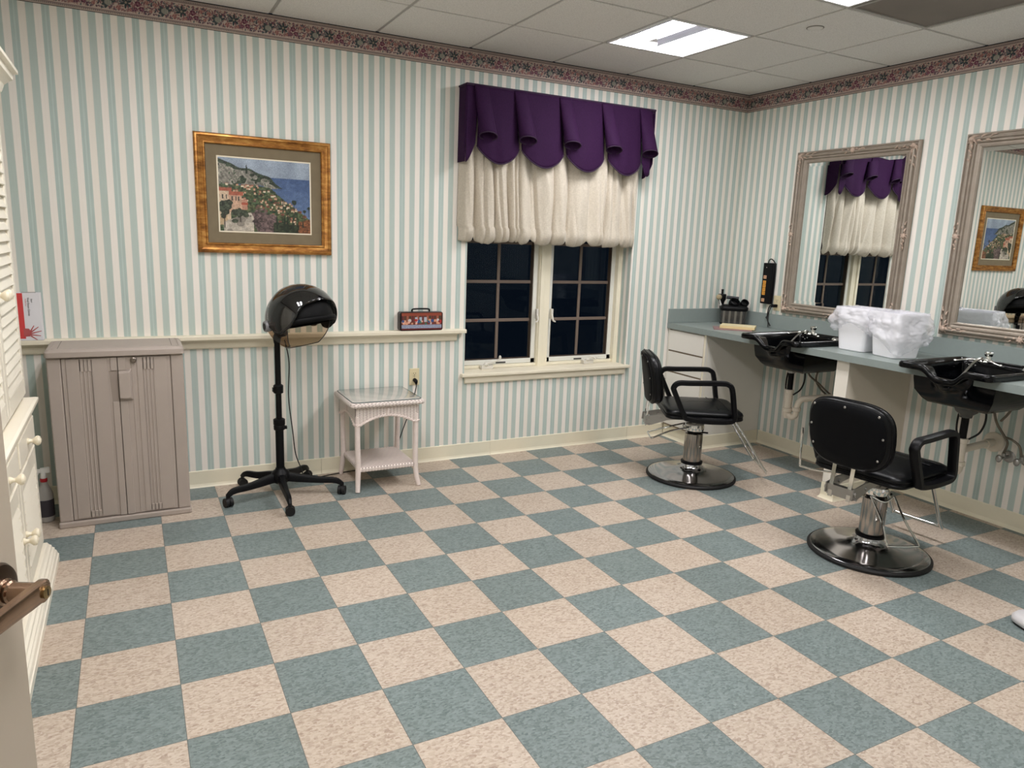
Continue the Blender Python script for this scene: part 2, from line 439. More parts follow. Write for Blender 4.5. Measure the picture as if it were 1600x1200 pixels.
border('trim_3', (XL+.0015, YD, 2.569), (0, 1, 0), -YD)
border('trim_4', (0, YF+.0015, 2.569), (-1, 0, 0), -XD)

# chair rail shelf on the back wall (ledge + stepped moulding below)
b = MB()
prof = [(0, .835), (-.012, .835), (-.016, .842), (-.018, .872), (-.030, .880), (-.046, .884), (-.052, .890), (-.062, .892), (-.062, .912), (-.058, .916), (0, .916)]
b.prism(prof, 'x', XL, -2.455)
b.prism([(-.0005, .892), (-.062, .892), (-.062, .912), (-.058, .916), (-.0005, .916)], 'x', -2.456, -2.405)
struct(b.build('trim_5', m_trim, smooth=False, bevel=.0012, seg=1))

# ------------------------------------------------------------------ window
b = MB(); b.box(WX1-.0012, WX1+.0005, .0005, .13, WZ0, WZ1); b.box(WX0-.0005, WX0+.0012, .0005, .13, WZ0, WZ1)
struct(b.build('trim_6', wallpaper('striped_wallpaper_reveal', 1, 0.01), smooth=False))
def window():
    root = bpy.data.objects.new('window_1', None); COL.objects.link(root); struct(root)
    y0 = .12; ms = mat('window_paint', srgb(232, 225, 203), .4)
    b = MB()   # outer frame and centre mullion
    b.box(WX0, WX0+.035, y0, .26, WZ0, WZ1); b.box(WX1-.032, WX1, y0, .26, WZ0, WZ1)
    b.box(WX0, WX1, y0, .26, WZ1-.035, WZ1); b.box(WX0, WX1, y0+.02, .26, WZ0, WZ0+.022)
    b.box(-1.748, -1.655, y0+.012, .26, WZ0, WZ1)
    b.box(-1.742, -1.712, y0-.0, y0+.02, WZ0, WZ1)
    b.build('window_frame', ms, root, False, .002, 1)
    dk = mat('dark_gasket', srgb(74, 62, 52), .6)
    for (xa, xb) in ((WX0+.036, -1.749), (-1.654, WX1-.033)):
        s = MB(); zt, zb = WZ1-.036, WZ0+.024; w = .034
        s.box(xa, xa+w, .158, .215, zb, zt); s.box(xb-w, xb, .158, .215, zb, zt)
        s.box(xa, xb, .158, .215, zb, zb+w); s.box(xa, xb, .158, .215, zt-w, zt)
        so = s.build('sash', mat('sash_white', srgb(222, 222, 214), .35), root, False, .002, 1)
        g = MB(); g.box(xa+w, xb-w, .200, .203, zb+w, zt-w); g.build('pane', M_GLASS, so, False)
        q = MB()
        for xx in (xa+w-.001, xb-w+.001-.007): q.box(xx, xx+.007, .165, .200, zb+w, zt-w)
        q.box(xa+w, xb-w, .165, .200, zb+w-.001, zb+w+.004)
        q.build('gasket', dk, so, False)
        mu = MB(); xm = (xa+xb)/2-.002
        mb = mat('bronze_muntin', srgb(112, 98, 88), .45)
        mu.box(xm-.011, xm+.011, .188, .1995, zb+w, zt-w)
        for zz in (.945, 1.222, 1.50, 1.78): mu.box(xa+w, xb-w, .187, .1992, zz-.011, zz+.011)
        mu.build('muntin', mb, so, False, .002, 1)
    # operator cranks on the sill
    for xc, open_ in ((-2.165, 1), (-1.30, 0)):
        c = MB(); c.box(xc-.045, xc+.045, .095, .135, WZ0+.002, WZ0+.030)
        c.ball((xc-.01, .10, WZ0+.035), .018, .016, .012)
        if open_:
            c.tube([(xc-.02, .10, WZ0+.042), (xc+.04, .09, WZ0+.052), (xc+.085, .08, WZ0+.072)], [.008, .007, .006], 8, smooth=4)
            c.ball((xc+.09, .08, WZ0+.085), .010, .010, .016)
        else:
            c.tube([(xc-.01, .10, WZ0+.042), (xc+.02, .085, WZ0+.055), (xc+.055, .08, WZ0+.040)], [.008, .008, .007], 8, smooth=4)
            c.ball((xc+.06, .08, WZ0+.05), .011)
        c.build('crank', mat('crank_white', srgb(212, 208, 198), .35), root, True, .003, 2)
    for xx, dx in ((-1.765, -1), (-1.64, 1)):
        c = MB(); c.tube([(xx, .11, .99), (xx, .10, .97), (xx+dx*.004, .095, .945), (xx+dx*.022, .092, .935)], [.005, .007, .007, .005], 8, smooth=4)
        c.box(xx-.008, xx+.008, .105, .135, .955, 1.03)
        c.build('latch', mat('crank_white', srgb(212, 208, 198), .35), root, True, .002, 1)
    for xa, xb in ((-2.07, -1.99), (-1.40, -1.33)):
        c = MB(); c.box(xa, xb, .1565, .1585, WZ0+.030, WZ0+.040); c.build('window_label', mat('dark_sticker', srgb(40, 38, 36), .5), root, False)
    b = MB()
    b.box(WX0-.03, WX1+.03, -.040, 0.0, WZ0-.022, WZ0+.001); b.box(WX0, WX1, 0, .14, WZ0-.0199, WZ0+.001)
    b.build('window_sill', m_trim, root, False, .006, 3)
    b = MB(); b.prism([(0, .532), (-.014, .532), (-.020, .540), (-.020, .575), (-.026, .581), (0, .581)], 'x', WX0+.0, WX1-.01)
    b.build('apron', m_trim, root, False, .001, 1)
def glass_mat():
    k = NT('night_window_glass'); t = k.t
    tr = k.n('ShaderNodeBsdfTransparent'); tr.inputs[0].default_value = (.55, .6, .65, 1)
    gl = k.n('ShaderNodeBsdfGlossy'); gl.inputs['Roughness'].default_value = 0.02; gl.inputs[0].default_value = (.55, .65, .72, 1)
    fr = k.n('ShaderNodeFresnel', i_IOR=1.45); mx = k.n('ShaderNodeMixShader')
    bf = k.n('ShaderNodeNewGeometry').outputs['Backfacing']; k.l(k.math('MULTIPLY', k.math('MULTIPLY', fr.outputs[0], 0.55), k.math('SUBTRACT', 1.0, bf)), mx.inputs[0]); k.l(tr.outputs[0], mx.inputs[1]); k.l(gl.outputs[0], mx.inputs[2])
    k.l(mx.outputs[0], k.o.inputs[0]); return k.m
M_GLASS = glass_mat()
window()

# ------------------------------------------------------------------ ceiling lights, vent, sprinkler cover
def light_mats():
    k = NT('fluorescent_diffuser'); em = k.n('ShaderNodeEmission'); em.inputs[0].default_value = (1.0, 0.975, 0.985, 1); em.inputs[1].default_value = LAMP
    k.l(em.outputs[0], k.o.inputs[0]); return k.m
M_EM = light_mats()
m_refl = mat('white_reflector', srgb(240, 240, 242), .4)
def ceiling_light(i, j, label):
    x0, x1, y0, y1 = cell(i, j); cx, cy = (x0+x1)/2, (y0+y1)/2
    t = thing('ceiling_light', label, 'ceiling light', (cx, cy, ZC), 0, None)
    h = G2/2-.014
    f = MB()
    f.box(-h, h, -h, -h+.012, -.002, .05); f.box(-h, h, h-.012, h, -.002, .05)
    f.box(-h, -h+.012, -h+.012, h-.012, -.002, .05); f.box(h-.012, h, -h+.012, h-.012, -.002, .05)
    f.build('frame', m_refl, t, False)
    rf = MB(); yy = h-.0125
    rf.box(-yy, yy, -yy, yy, .072, .08)
    for s in (-1, 1): rf.prism([(s*yy, .004), (s*yy, .012), (s*(yy-.085), .055), (s*(yy-.085), .050)], 'y', -yy, yy) if False else None
    rf.build('reflector', m_refl, t, False)
    # two curved lamp covers running along y
    for cxx in (-.135, .135):
        d = MB()
        def fn(u, v, c0=cxx):
            a = math.pi*(u); return Vector((c0-math.cos(a)*.072, (v-.5)*2*(h-.03), .062-math.sin(a)*.048))
        d.grid(fn, 14, 2)
        d.build('lamp_cover', M_EM, t, True)
        for q in (-1, 1):
            e = MB(); e.box(cxx+q*.074-.0015, cxx+q*.074+.0015, -h+.03, h-.03, .022, .066); e.build('lamp_tray', mat('tray_grey', srgb(120, 120, 126), .5), t, False)
    return t
names = {(1, 0): 'lit square fluorescent ceiling fixture nearest the window', (1, 2): 'lit square ceiling fixture cut by the top edge, beside the grey-brown vent panel'}
for k_, ij in enumerate(LIGHTS):
    ceiling_light(*ij, names.get(ij, ['lit square ceiling fixture over the middle of the room, behind the frame top', 'lit ceiling fixture on the cabinet side nearest the framed picture', 'lit ceiling fixture above the open floor near the door', 'lit ceiling fixture right above the doorway'][(k_-2) % 4]))['group'] = 'square fluorescent ceiling fixtures'
x0, x1, y0, y1 = cell(*VENT)
t = thing('vent_panel', 'dark grey-brown square panel set in the ceiling grid beside the light fixture', 'vent', ((x0+x1)/2, (y0+y1)/2, ZC))
h = G2/2-.013
b = MB(); b.box(-h, h, -h, h, .004, .010); b.build('panel', mat('vent_brown', srgb(118, 108, 100), .55, var=.12, vscale=2.5), t, False)
b = MB()
for a_ in ((-h, h, -h, -h+.01), (-h, h, h-.01, h), (-h, -h+.01, -h+.01, h-.01), (h-.01, h, -h+.01, h-.01)): b.box(*a_, -.002, .0039)
b.build('frame', m_tbar, t, False)
b = MB(); b.lathe([(.040, .0), (.040, -.004), (.036, -.006), (0.001, -.006)], 32)
o = b.build('sprinkler_cover', mat('cover_white', srgb(222, 219, 214), .6)); o.location = (-1.048, -1.512, ZC-.001)
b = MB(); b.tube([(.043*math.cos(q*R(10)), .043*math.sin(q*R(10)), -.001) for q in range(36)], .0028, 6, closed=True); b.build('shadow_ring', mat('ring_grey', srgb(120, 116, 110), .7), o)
tag(o, 'small round white sprinkler cover plate on a ceiling tile', 'sprinkler cover')

# ------------------------------------------------------------------ curtain and valance
def curtain():
    m = NT('cream_curtain_linen'); f = m.noise(1.0, 3, m.mapping((300, 300, 60))); g = m.noise(1.0, 3, m.mapping((60, 60, 400)))
    m.l(m.ramp(m.math('MULTIPLY', m.math('ADD', f, g), .5), [(.35, srgb(186, 177, 161)), (.65, srgb(211, 202, 187))]), m.b.inputs['Base Color'])
    m.b.inputs['Roughness'].default_value = .85; m.b.inputs['Sheen Weight'].default_value = .2
    rs = random.Random(5)
    # fold centre positions: hand-tuned uneven pleats
    xa, xb = -2.462, -1.030
    folds = [-2.47, -2.36, -2.225, -2.12, -2.075, -2.045, -1.95, -1.77, -1.64, -1.47, -1.33, -1.18, -1.08, -1.03]
    hang = [.010, .020, .010, .003, .002, .016, .022, .014, .022, .012, .020, .016, .008, .004]
    b = MB(); NU, NV = 360, 80
    def fn(u, v):
        x = xa+(xb-xa)*u; z = 2.44-(2.44-1.507)*v
        k = 0; xw = x+noise.noise(Vector((x*3, z*1.6, 9.)))*.030
        while k < len(folds)-2 and xw > folds[k+1]: k += 1
        w = folds[k+1]-folds[k]; t = min(1, max(0, (xw-folds[k])/w))
        skew = t**(1.0+.5*math.sin(k*2.3)); puff = math.sin(math.pi*skew)**.75
        amp = (.018+.34*min(w, .13))*(.60+.40*v)
        n = noise.noise(Vector((x*7, z*1.5, 3.1)))*.020*(.4+v)+noise.noise(Vector((x*24+z*3, z*2, 7)))*.012
        rg = abs(noise.noise(Vector((x*12+z*1.2, z*.9, 21.))))
        y = -.040-puff*amp+n+.030*max(0, .25-rg)/.25*(.3+.7*v)
        er = min(1, max(0, (u-.955)/.045)); el = min(1, max(0, (.02-u)/.02)); e_ = max(er, el); y = y*(1-e_**1.5)-.004*e_
        if v > .90:
            q = (v-.90)/.10; c_ = noise.noise(Vector((x*34, 1.5, 2.)))
            y += (.050*puff+.012*c_)*q*q*(1-e_)
            return Vector((x+.004*c_*q, y-.008*math.sin(q*3.1), z-hang[k]*puff*math.sin(q*math.pi*.5)-.006*c_*q+.022*(1-puff)**3*q*q))
        return Vector((x-.010*(1-u)*v, y, z))
    b.grid(fn, NU, NV)
    o = b.build('curtain', m.m, None, True, sharp=0, solid=.0015)
    return tag(o, 'cream gathered balloon curtain covering the upper window under the purple valance', 'curtain')
curtain()
def valance():
    k = NT('purple_fabric'); f = k.noise(1.0, 3, k.mapping((500, 500, 90)))
    k.l(k.ramp(f, [(.3, srgb(40, 17, 48)), (.7, srgb(53, 26, 60))]), k.b.inputs['Base Color'])
    k.b.inputs['Roughness'].default_value = .75; k.b.inputs['Sheen Weight'].default_value = .05; k.b.inputs['Specular IOR Level'].default_value = .1; k.b.inputs['Sheen Roughness'].default_value = .4
    k.b.inputs['Sheen Tint'].default_value = srgb(190, 160, 200)
    dk = mat('purple_cording', srgb(48, 28, 54), .8)
    t = thing('valance', 'purple scalloped box valance with cone pleats above the window', 'valance', (0, 0, 0))
    zt = 2.462; xa, xb = -2.47, -.995; yf = -.118
    horns = [(-2.40, -2.345), (-2.119, -2.05), (-1.781, -1.705), (-1.442, -1.365), (-1.118, -1.060)]
    lobes = [(-2.385, -2.08), (-2.06, -1.735), (-1.715, -1.405), (-1.375, -1.085)]
    # mounting board
    b = MB(); b.box(xa, xb, yf+.006, 0, zt-.02, zt); b.build('mounting_board', dk, t, False)
    b = MB(); b.tube([(xa, -.002, zt), (xa, yf, zt), (xb, yf, zt), (xb, -.002, zt)], .0075, 8); b.build('cording', dk, t)
    # scalloped lobes
    for i, (x0, x1) in enumerate(lobes):
        b = MB()
        x0t = (horns[i][0]+.02); x1t = horns[i+1][0]+.0
        def fn(u, v):
            top = x0t+(x1t-x0t)*u; bot = x0+(x1-x0)*u
            s = math.sin(math.pi*u); zb = 2.105-.105*s**.75 if True else 0
            z = zt-.003-(zt-zb)*v; x = top+(bot-top)*v
            y = yf-.004-.014*v*s+noise.noise(Vector((x*14, z*4, i)))*.006*v*s*2+ .02*(1-s)**3*v
            return Vector((x, y, z))
        b.grid(fn, 26, 24)
        o = b.build('scallop', k.m, t, True, sharp=0, solid=.003)
        e = MB(); e.tube([fn(q/30, 1.0) for q in range(31)], .0042, 8); e.build('hem_piping', dk, o)
    # return at the left side and right side
    for xs_, sg in ((xa, -1), (xb, 1)):
        b = MB()
        def fn(u, v):
            y = -.004+(yf+.004)*u; zb = 2.0+.10*u**2 if sg > 0 else 2.0+.0*u
            wv = .05*max(0, 1-abs(u-.5)*2)
            return Vector((xs_+sg*.004*v+.01*math.sin(u*5)*v*0, y, zt-.003-(zt-zb+wv*0)*v))
        b.grid(fn, 8, 12); b.build('side_return', k.m, t, True, sharp=0, solid=.003)
    b = MB()
    def fn(u, v):
        x = xa+.001+(.085)*u*(1-.25*v); zb = 1.995+.12*u**1.5
        return Vector((x, yf+.002-.004*v, zt-.003-(zt-zb)*v))
    b.grid(fn, 10, 14); b.build('scallop', k.m, t, True, sharp=0, solid=.003)
    b = MB()
    def fn(u, v):
        x = -1.09+.075*u; zb = 2.10-.095*math.sin(u*2.2)
        return Vector((x, yf+.002-.004*v, zt-.003-(zt-zb)*v))
    b.grid(fn, 10, 14); b.build('scallop', k.m, t, True, sharp=0, solid=.003)
    # cone pleats: flat at the top, open tube at the bottom, leaning a little to the right
    for i, (xt, xm) in enumerate(horns):
        b = MB()
        def fn(u, v):
            a = 2*math.pi*u; r = .046+.014*v
            cx = xt+.026+(xm-xt)*.55*v+.012*v; cy = yf-.006-.034*v
            ry = .010+.034*v
            zb = 2.162-(.016*i if i < 0 else 0)-.012*math.sin(a)*0
            return Vector((cx+r*math.cos(a), cy+ry*math.sin(a)*(1 if math.sin(a) < 0 else .9), zt-.004-(zt-zb+.020*math.sin(a)*v+.006*math.cos(a))*v + noise.noise(Vector((math.cos(a)*2, i, v*5)))*.003))
        b.grid(fn, 28, 18, cu=True)
        o = b.build('cone_pleat', k.m, t, True, sharp=0, solid=.003)
        e = MB(); e.tube([fn(q/28, 1.0) for q in range(28)], .0040, 8, closed=True); e.build('hem_piping', dk, o)
valance()

# ------------------------------------------------------------------ framed coastal picture
def picture():
    x0, x1, z0, z1 = -4.048, -3.300, 1.386, 2.038
    t = thing('framed_picture', 'gold framed coastal village picture with an olive mat on the back wall', 'picture', ((x0+x1)/2, 0, (z0+z1)/2))
    W, H = (x1-x0)/2, (z1-z0)/2
    k = NT('antique_gold'); f = k.noise(1.0, 4, k.mapping((14, 14, 40)), .65)
    k.l(k.ramp(f, [(.3, srgb(112, 70, 30)), (.5, srgb(166, 112, 52)), (.72, srgb(206, 158, 88))]), k.b.inputs['Base Color'])
    k.b.inputs['Metallic'].default_value = .65; k.b.inputs['Roughness'].default_value = .36
    b = MB()
    prof = [(0, 0), (0, -.022), (.006, -.030), (.016, -.032), (.020, -.027), (.034, -.022), (.044, -.020), (.047, -.024), (.053, -.024), (.057, -.018), (.057, -.006)]
    L = []
    for d, y in prof: L.append([(-W+d, y, -H+d), (W-d, y, -H+d), (W-d, y, H-d), (-W+d, y, H-d)])
    b.loft(L, False, False); b.build('frame', k.m, t, True, .001, 1, sharp=25)
    b = MB(); b.box(-W+.05, W-.05, -.008, -.001, -H+.05, H-.05)
    b.build('mat_board', mat('olive_mat', srgb(122, 110, 88), .9, var=.05, vscale=20), t, False)
    aw, ah = .252, .202
    b = MB()
    cr = mat('cream_bevel', srgb(232, 222, 200), .7)
    for a_ in ((-aw-.007, aw+.007, -ah-.007, -ah), (-aw-.007, aw+.007, ah, ah+.007)): b.box(a_[0], a_[1], -.0100, -.0079, a_[2], a_[3])
    for a_ in ((-aw-.007, -aw), (aw, aw+.007)): b.box(a_[0], a_[1], -.0100, -.0079, -ah, ah)
    b.build('inner_bevel', cr, t, False)
    # painting raster
    Wp, Hp = 190, 152
    X, Y = np.meshgrid(np.linspace(0, 1, Wp), np.linspace(0, 1, Hp)); rs = np.random.RandomState(11)
    img = np.zeros((Hp, Wp, 3))
    def C(*c): return np.array(c)/255.
    def put(mk, c): img[mk] = c if not callable(c) else c(mk)
    def nz(s, seed=0):
        r = np.random.RandomState(seed); g = r.rand(s+2, s+2); xi = X*s; yi = Y*s; i = np.floor(xi).astype(int); j = np.floor(yi).astype(int); fx = xi-i; fy = yi-j
        fx = fx*fx*(3-2*fx); fy = fy*fy*(3-2*fy)
        return (g[j, i]*(1-fx)+g[j, i+1]*fx)*(1-fy)+(g[j+1, i]*(1-fx)+g[j+1, i+1]*fx)*fy
    n1, n2, n3 = nz(9, 1), nz(28, 2), nz(60, 3)
    sky = C(150, 168, 190)[None, None]*(1-.25*(1-Y)[..., None])+C(196, 196, 196)[None, None]*(.2*n1[..., None]); img[:] = sky*.88
    hz = .765
    sea = Y < hz; d = np.clip((hz-Y)/.6, 0, 1)[..., None]
    img[sea] = (C(66, 92, 140)*(1-d)+C(96, 122, 164)*d+(n2[..., None]-.5)*.08)[sea]
    # headland and cliff
    ridge = .99-.36*X**1.25+.03*(n1-.5); foot = .60+.10*X
    cl = (X < .70) & (Y < ridge-.09*(X > .0)*0) & (Y > foot-.03)
    top = np.where(X < .55, .98-.40*X, .76-.9*(X-.55)) + .05*(n1-.5)
    cl = (Y < top) & (Y > .63-.0*X+.05*(n1-.5)) & (X < .70)
    st = np.sin((X*1.4+Y*.9)*95+n1*7)[..., None]; rock = C(176, 170, 154)*(.62+.45*n2[..., None])*(.82+.3*n3[..., None])*(1+.10*st)
    img[cl] = np.clip(rock, 0, 1)[cl]
    veg = cl & ((n1+.6*n2 > 1.12) | (Y > top-.022-.05*n2) | ((n3 > .80) & (n1 > .4)))
    img[veg] = (C(52, 66, 48)*(.6+.8*n3[..., None]))[veg]
    # wooded slope running down to the lower right
    shore = np.where(X < .52, .66, .66-.95*(X-.52)**.95) + .03*(n2-.5)
    sl = (Y < np.where(X < .5, .66, shore)) & ~(Y > .64)
    sl &= (Y < .66-.62*np.clip(X-.45, 0, 1)-.05*(n1-.5))
    img[sl] = (C(62, 78, 50)*(.6+.9*n3[..., None])+C(60, 34, 20)*(n2[..., None]-.4)*.8)[sl]
    # small houses
    def rect(x0, y0, w, h, c):
        mk = (X >= x0) & (X < x0+w) & (Y >= y0) & (Y < y0+h); img[mk] = c*(.9+.2*n3[mk][:, None])
    for _ in range(95):
        x = rs.rand()*.80+.04; y = .63-.62*max(0, x-.42)-rs.rand()*.30
        if y < .12 or (x < .42 and y < .40): continue
        w = .014+.018*rs.rand(); c = [C(206, 178, 142), C(196, 150, 118), C(216, 200, 170)][rs.randint(3)]
        rect(x, y, w, .022, c); rect(x-.003, y+.02, w+.006, .010, C(156, 92, 68))
    for _ in range(70):
        x = rs.rand(); y = .60-.60*max(0, x-.42)-rs.rand()*.45
        if y < 0 or (x < .4 and y < .3): continue
        r_ = .008+.016*rs.rand(); mk = ((X-x)**2+((Y-y)*1.1)**2) < r_*r_; img[mk] = C(*[(44, 60, 40), (84, 96, 52), (132, 78, 60), (112, 84, 68)][rs.randint(4)])*(.7+.5*n3[mk][:, None])
    # big houses at left
    rect(0, .08, .12, .50, C(206, 178, 146)); rect(.10, .26, .14, .26, C(198, 156, 126)); rect(0, .08, .08, .14, C(190, 160, 120))
    for a_ in ((.0, .545, .135, .05), (.105, .495, .15, .05)): rect(*a_, C(176, 88, 62))
    for a_ in ((.03, .44), (.07, .44), (.13, .42), (.17, .42), (.20, .42)): rect(a_[0], a_[1], .014, .06, C(66, 62, 58))
    rect(.24, .30, .06, .14, C(190, 130, 104)); rect(.235, .37, .07, .03, C(176, 78, 52))
    # path
    pth = (Y < .30) & (X > .06) & (X < .10+.85*(.32-Y)*1.0+.14) & (Y < .28-.10*(X-.1)); pth = (Y < .26) & (X > .04+.0*Y) & (X < .36+.02*Y+.0) 
    pth &= (Y < .10+.55*(X)) ; img[pth] = (C(196, 184, 166)*(.8+.3*n2[..., None]))[pth]
    img[(pth) & (n1 > .62) & (X < .3)] *= .75
    # foreground trees and shrubs
    for (cx, cy, rx, ry) in ((.05, .30, .055, .11), (.09, .36, .05, .07), (.20, .26, .07, .06), (.27, .25, .04, .05), (.16, .14, .03, .025)):
        mk = ((X-cx)/rx)**2+((Y-cy)/ry)**2+(n2-.5)*1.2 < 1; img[mk] = (C(58, 66, 50)*(.6+.9*n3[..., None]))[mk]
    for (cx, w, y0, y1) in ((.045, .010, .04, .25), (.215, .008, .13, .25)): rect(cx, y0, w, y1-y0, C(58, 50, 42))
    mk = (X > .36-.3*(Y-.15)+.04*(n2-.5)) & (X < .62) & (Y < .30-.25*np.abs(X-.46)+.08*(n2-.5)) ; img[mk] = (C(84, 68, 66)*(.5+1.0*n3[..., None])+C(30, 24, 24)*n2[..., None])[mk]
    mk = (X > .58) & (Y < .10+.10*n1); img[mk] = (C(50, 58, 40)*(.6+.8*n3[..., None]))[mk]
    mk = (X > .86) & (Y < .15+.12*n1); img[mk] = (C(130, 76, 44)*(.6+.8*n3[..., None]))[mk]
    for (cx, y0, y1, w) in ((.705, .02, .26, .014), (.74, .02, .30, .012), (.62, .04, .26, .010), (.80, .05, .22, .012), (.86, .05, .24, .008), (.915, .08, .22, .006), (.30, .80, .93, .010)):
        yy = np.clip((Y-y0)/(y1-y0), 0, 1); mk = (np.abs(X-cx) < w*(1-yy**3)) & (Y > y0) & (Y < y1); img[mk] = C(38, 50, 36)
    for (cx, y0, y1, r_) in ((.82, .20, .44, .030), (.935, .16, .32, .020), (.69, .30, .46, .012), (.985, .24, .36, .022)):
        mk = (np.abs(X-cx) < .0035) & (Y > y0) & (Y < y1); img[mk] = C(58, 56, 50)
        mk = ((X-cx)**2+(Y-y1)**2) < (r_*(.7+.6*n2))**2; img[mk] = C(44, 56, 44)
    g_ = img.mean(axis=2, keepdims=True); img = (g_+(img-g_)*.82)*(.88+.24*rs.rand(Hp, Wp, 1))*.96
    o = raster('art_print', np.clip(img, 0, 1), (-aw, -.0085, -ah), (2*aw, 0, 0), (0, 0, 2*ah), mat_print('art_ink', .35, .4), t)
    return t
picture()

# ------------------------------------------------------------------ outlets, cords
def outlet(name, label, loc, rz, w=.070, hh=.114):
    t = thing(name, label, 'outlet', loc, rz)      # local: plate in XZ, facing -y
    b = MB(); b.box(-w/2, w/2, -.006, 0, -hh/2, hh/2); b.build('cover_plate', m_outlet, t, False, .003, 2)
    for z in (.021, -.021):
        b = MB(); b.prism(rrect(-.017, .017, z-.0145, z+.0145, .010, 4), 'y', -.0085, -.006); o = b.build('receptacle', m_outlet, t, False)
        s = MB(); s.box(-.0085, -.006, -.0090, -.0084, z-.001, z+.008); s.box(.006, .0085, -.0090, -.0084, z-.001, z+.007); s.box(-.0025, .0025, -.0090, -.0084, z-.010, z-.005)
        s.build('slots', m_dark, o, False)
    b = MB(); b.cyl((0, -.0062, 0), (0, -.0072, 0), .003, 10); b.build('screw', m_zinc, t)
    return t
outlet('wall_outlet', 'beige wall outlet above the wicker table with a black plug in it', (-2.753, 0, .600), 0)
outlet('wall_outlet', 'beige wall outlet between the power strip and the first mirror', (-.0, -.503, 1.118), R(-90))
# ------------------------------------------------------------------ generic caster
def utility_cabinet():
    x0, x1, yb, yf, zt = -4.782, -4.175, -.075, -.412, .916
    cx = (x0+x1)/2; w = (x1-x0)/2
    t = thing('storage_cabinet', 'taupe plastic two-door storage cabinet standing against the striped wall', 'cabinet', (cx, 0, 0))
    b = MB()
    b.box(-w+.012, w-.012, yf+.030, yb, .03, .870); b.box(-w, -w+.060, yf+.006, yb, .03, .872); b.box(w-.060, w, yf+.006, yb, .03, .872)
    b.build('body', m_taupe, t, False, .006, 2)
    b = MB(); b.box(-w-.004, w+.004, yf-.006, yb, 0, .030); b.build('plinth', m_taupe, t, False, .006, 2)
    # moulded top with raised field
    b = MB()
    def lp(d, z): return [(p[0], p[1], z) for p in rrect(-w-.006+d, w+.006-d, yf-.012+d, yb-d+.0, .02, 4)]
    b.loft([lp(.004, .874), lp(0, .878), lp(0, .902), lp(.010, .914), lp(.022, .916), lp(.024, .9125), lp(.030, .9125), lp(.032, .916)])
    b.build('top', m_taupe, t, True, sharp=30)
    for sx in (-1, 1):
        b = MB(); b.box(sx*(w-.050)-.0012, sx*(w-.050)+.0012, yf+.03, yb-.03, .9155, .9163)
        b.build('top_groove', mat('taupe_groove', srgb(96, 86, 80), .7), t, False)
    # doors
    for s in (-1, 1):
        xa, xb = (-w+.062, -.0015) if s < 0 else (.0015, w-.062)
        yF = yf+.004
        b = MB(); b.box(xa, xb, yF+.004, yF+.024, .034, .868)
        # field relief: vertical bands
        def band(u0, u1, d, z0=.040, z1=.864): b.box(min(u0, u1), max(u0, u1), yF+.004-d, yF+.0045, z0, z1)
        if s < 0:
            band(xa+.018, xa+.075, .004); band(xa+.125, xb-.045, .004)
            for q in range(4): band(xa+.075+q*.0165, xa+.082+q*.0165, .004)
            band(xa+.075, xa+.13, .004, .80, .864); band(xa+.075, xa+.13, .004, .04, .075)
            band(xb-.030, xb, .006, .034, .640); band(xb-.030, xb, .006, .800, .868)
        else:
            band(xb-.075, xb-.018, .004); band(xa+.085, xb-.125, .004)
            for q in range(4): band(xb-.130+q*.0165+.0, xb-.123+q*.0165, .004)
            band(xb-.13, xb-.075, .004, .80, .864); band(xb-.13, xb-.075, .004, .04, .075)
            band(xa+.0, xa+.035, .006, .034, .640); band(xa, xa+.035, .006, .800, .868)
            band(xa+.060, xa+.066, .003)
        dr = b.build('door', m_taupe, t, False, .0025, 2)
        h = MB()
        if s < 0:
            h.prism([(xb-.038, .800), (xb, .800), (xb, .640), (xb-.030, .640)], 'y', yF+.003, yF+.0035)
            hd = h.build('finger_recess', mat('taupe_recess', srgb(150, 138, 129), .6), dr, False)
        else:
            def hl(d, y): return [(xa+.0, y, .800-d), (xa+.040-d*.6, y, .800-d*.6), (xa+.062-d, y, .812-d*1.6), (xa+.062-d, y, .642+d*1.6), (xa+.040-d*.6, y, .648+d*.6), (xa+.0, y, .648+d)]
            h.loft([hl(0, yF+.003), hl(.006, yF-.010), hl(.012, yF-.020)], True, True)
            h.build('handle', m_taupe, dr, False, .004, 2)
    b = MB(); M = Matrix.Translation((.072, yf-.000, .851)) @ Matrix.Rotation(R(90), 4, 'X')
    b.lathe([(.014, -.004), (.014, .004), (.011, .006), (.010, .004), (.0065, .004), (.006, .006), (.0001, .006)], 24, M)
    b.build('lock', mat('lock_metal', srgb(150, 140, 132), .3, metal=1), t)
utility_cabinet()

# spray bottle in the gap between cabinets
t = thing('spray_bottle', 'translucent spray bottle with red collar standing in the gap left of the taupe cabinet', 'bottle', (-4.850, -.26, 0), R(10))
b = MB(); b.lathe([(.030, .001), (.036, .004), (.037, .02), (.037, .135), (.034, .155), (.022, .185), (.014, .205), (.014, .215)], 24)
b.build('bottle_body', mat('milky_plastic', srgb(176, 172, 166), .3, trans=.2), t)
b = MB(); b.lathe([(.0372, .03), (.0374, .032), (.0374, .118), (.0372, .12)], 24, cap=False); b.build('bottle_label', mat('label_dark', srgb(58, 54, 60), .5), t)
b = MB(); b.lathe([(.0155, .212), (.0165, .214), (.0165, .228), (.0155, .230)], 18); b.build('collar', mat('red_plastic', srgb(172, 34, 44), .4), t)
b = MB(); b.lathe([(.013, .230), (.014, .234), (.013, .252), (.010, .262)], 16); b.box(-.012, .030, -.010, .010, .258, .285); b.box(-.040, -.010, -.007, .007, .262, .280); b.box(-.046, -.040, -.009, .009, .260, .282)
b.tube([(-.022, 0, .262), (-.030, 0, .248), (-.034, 0, .228)], [.005, .005, .003], 8)
b.build('trigger_head', mat('white_plastic', srgb(232, 230, 226), .4), t, True, .002, 1)

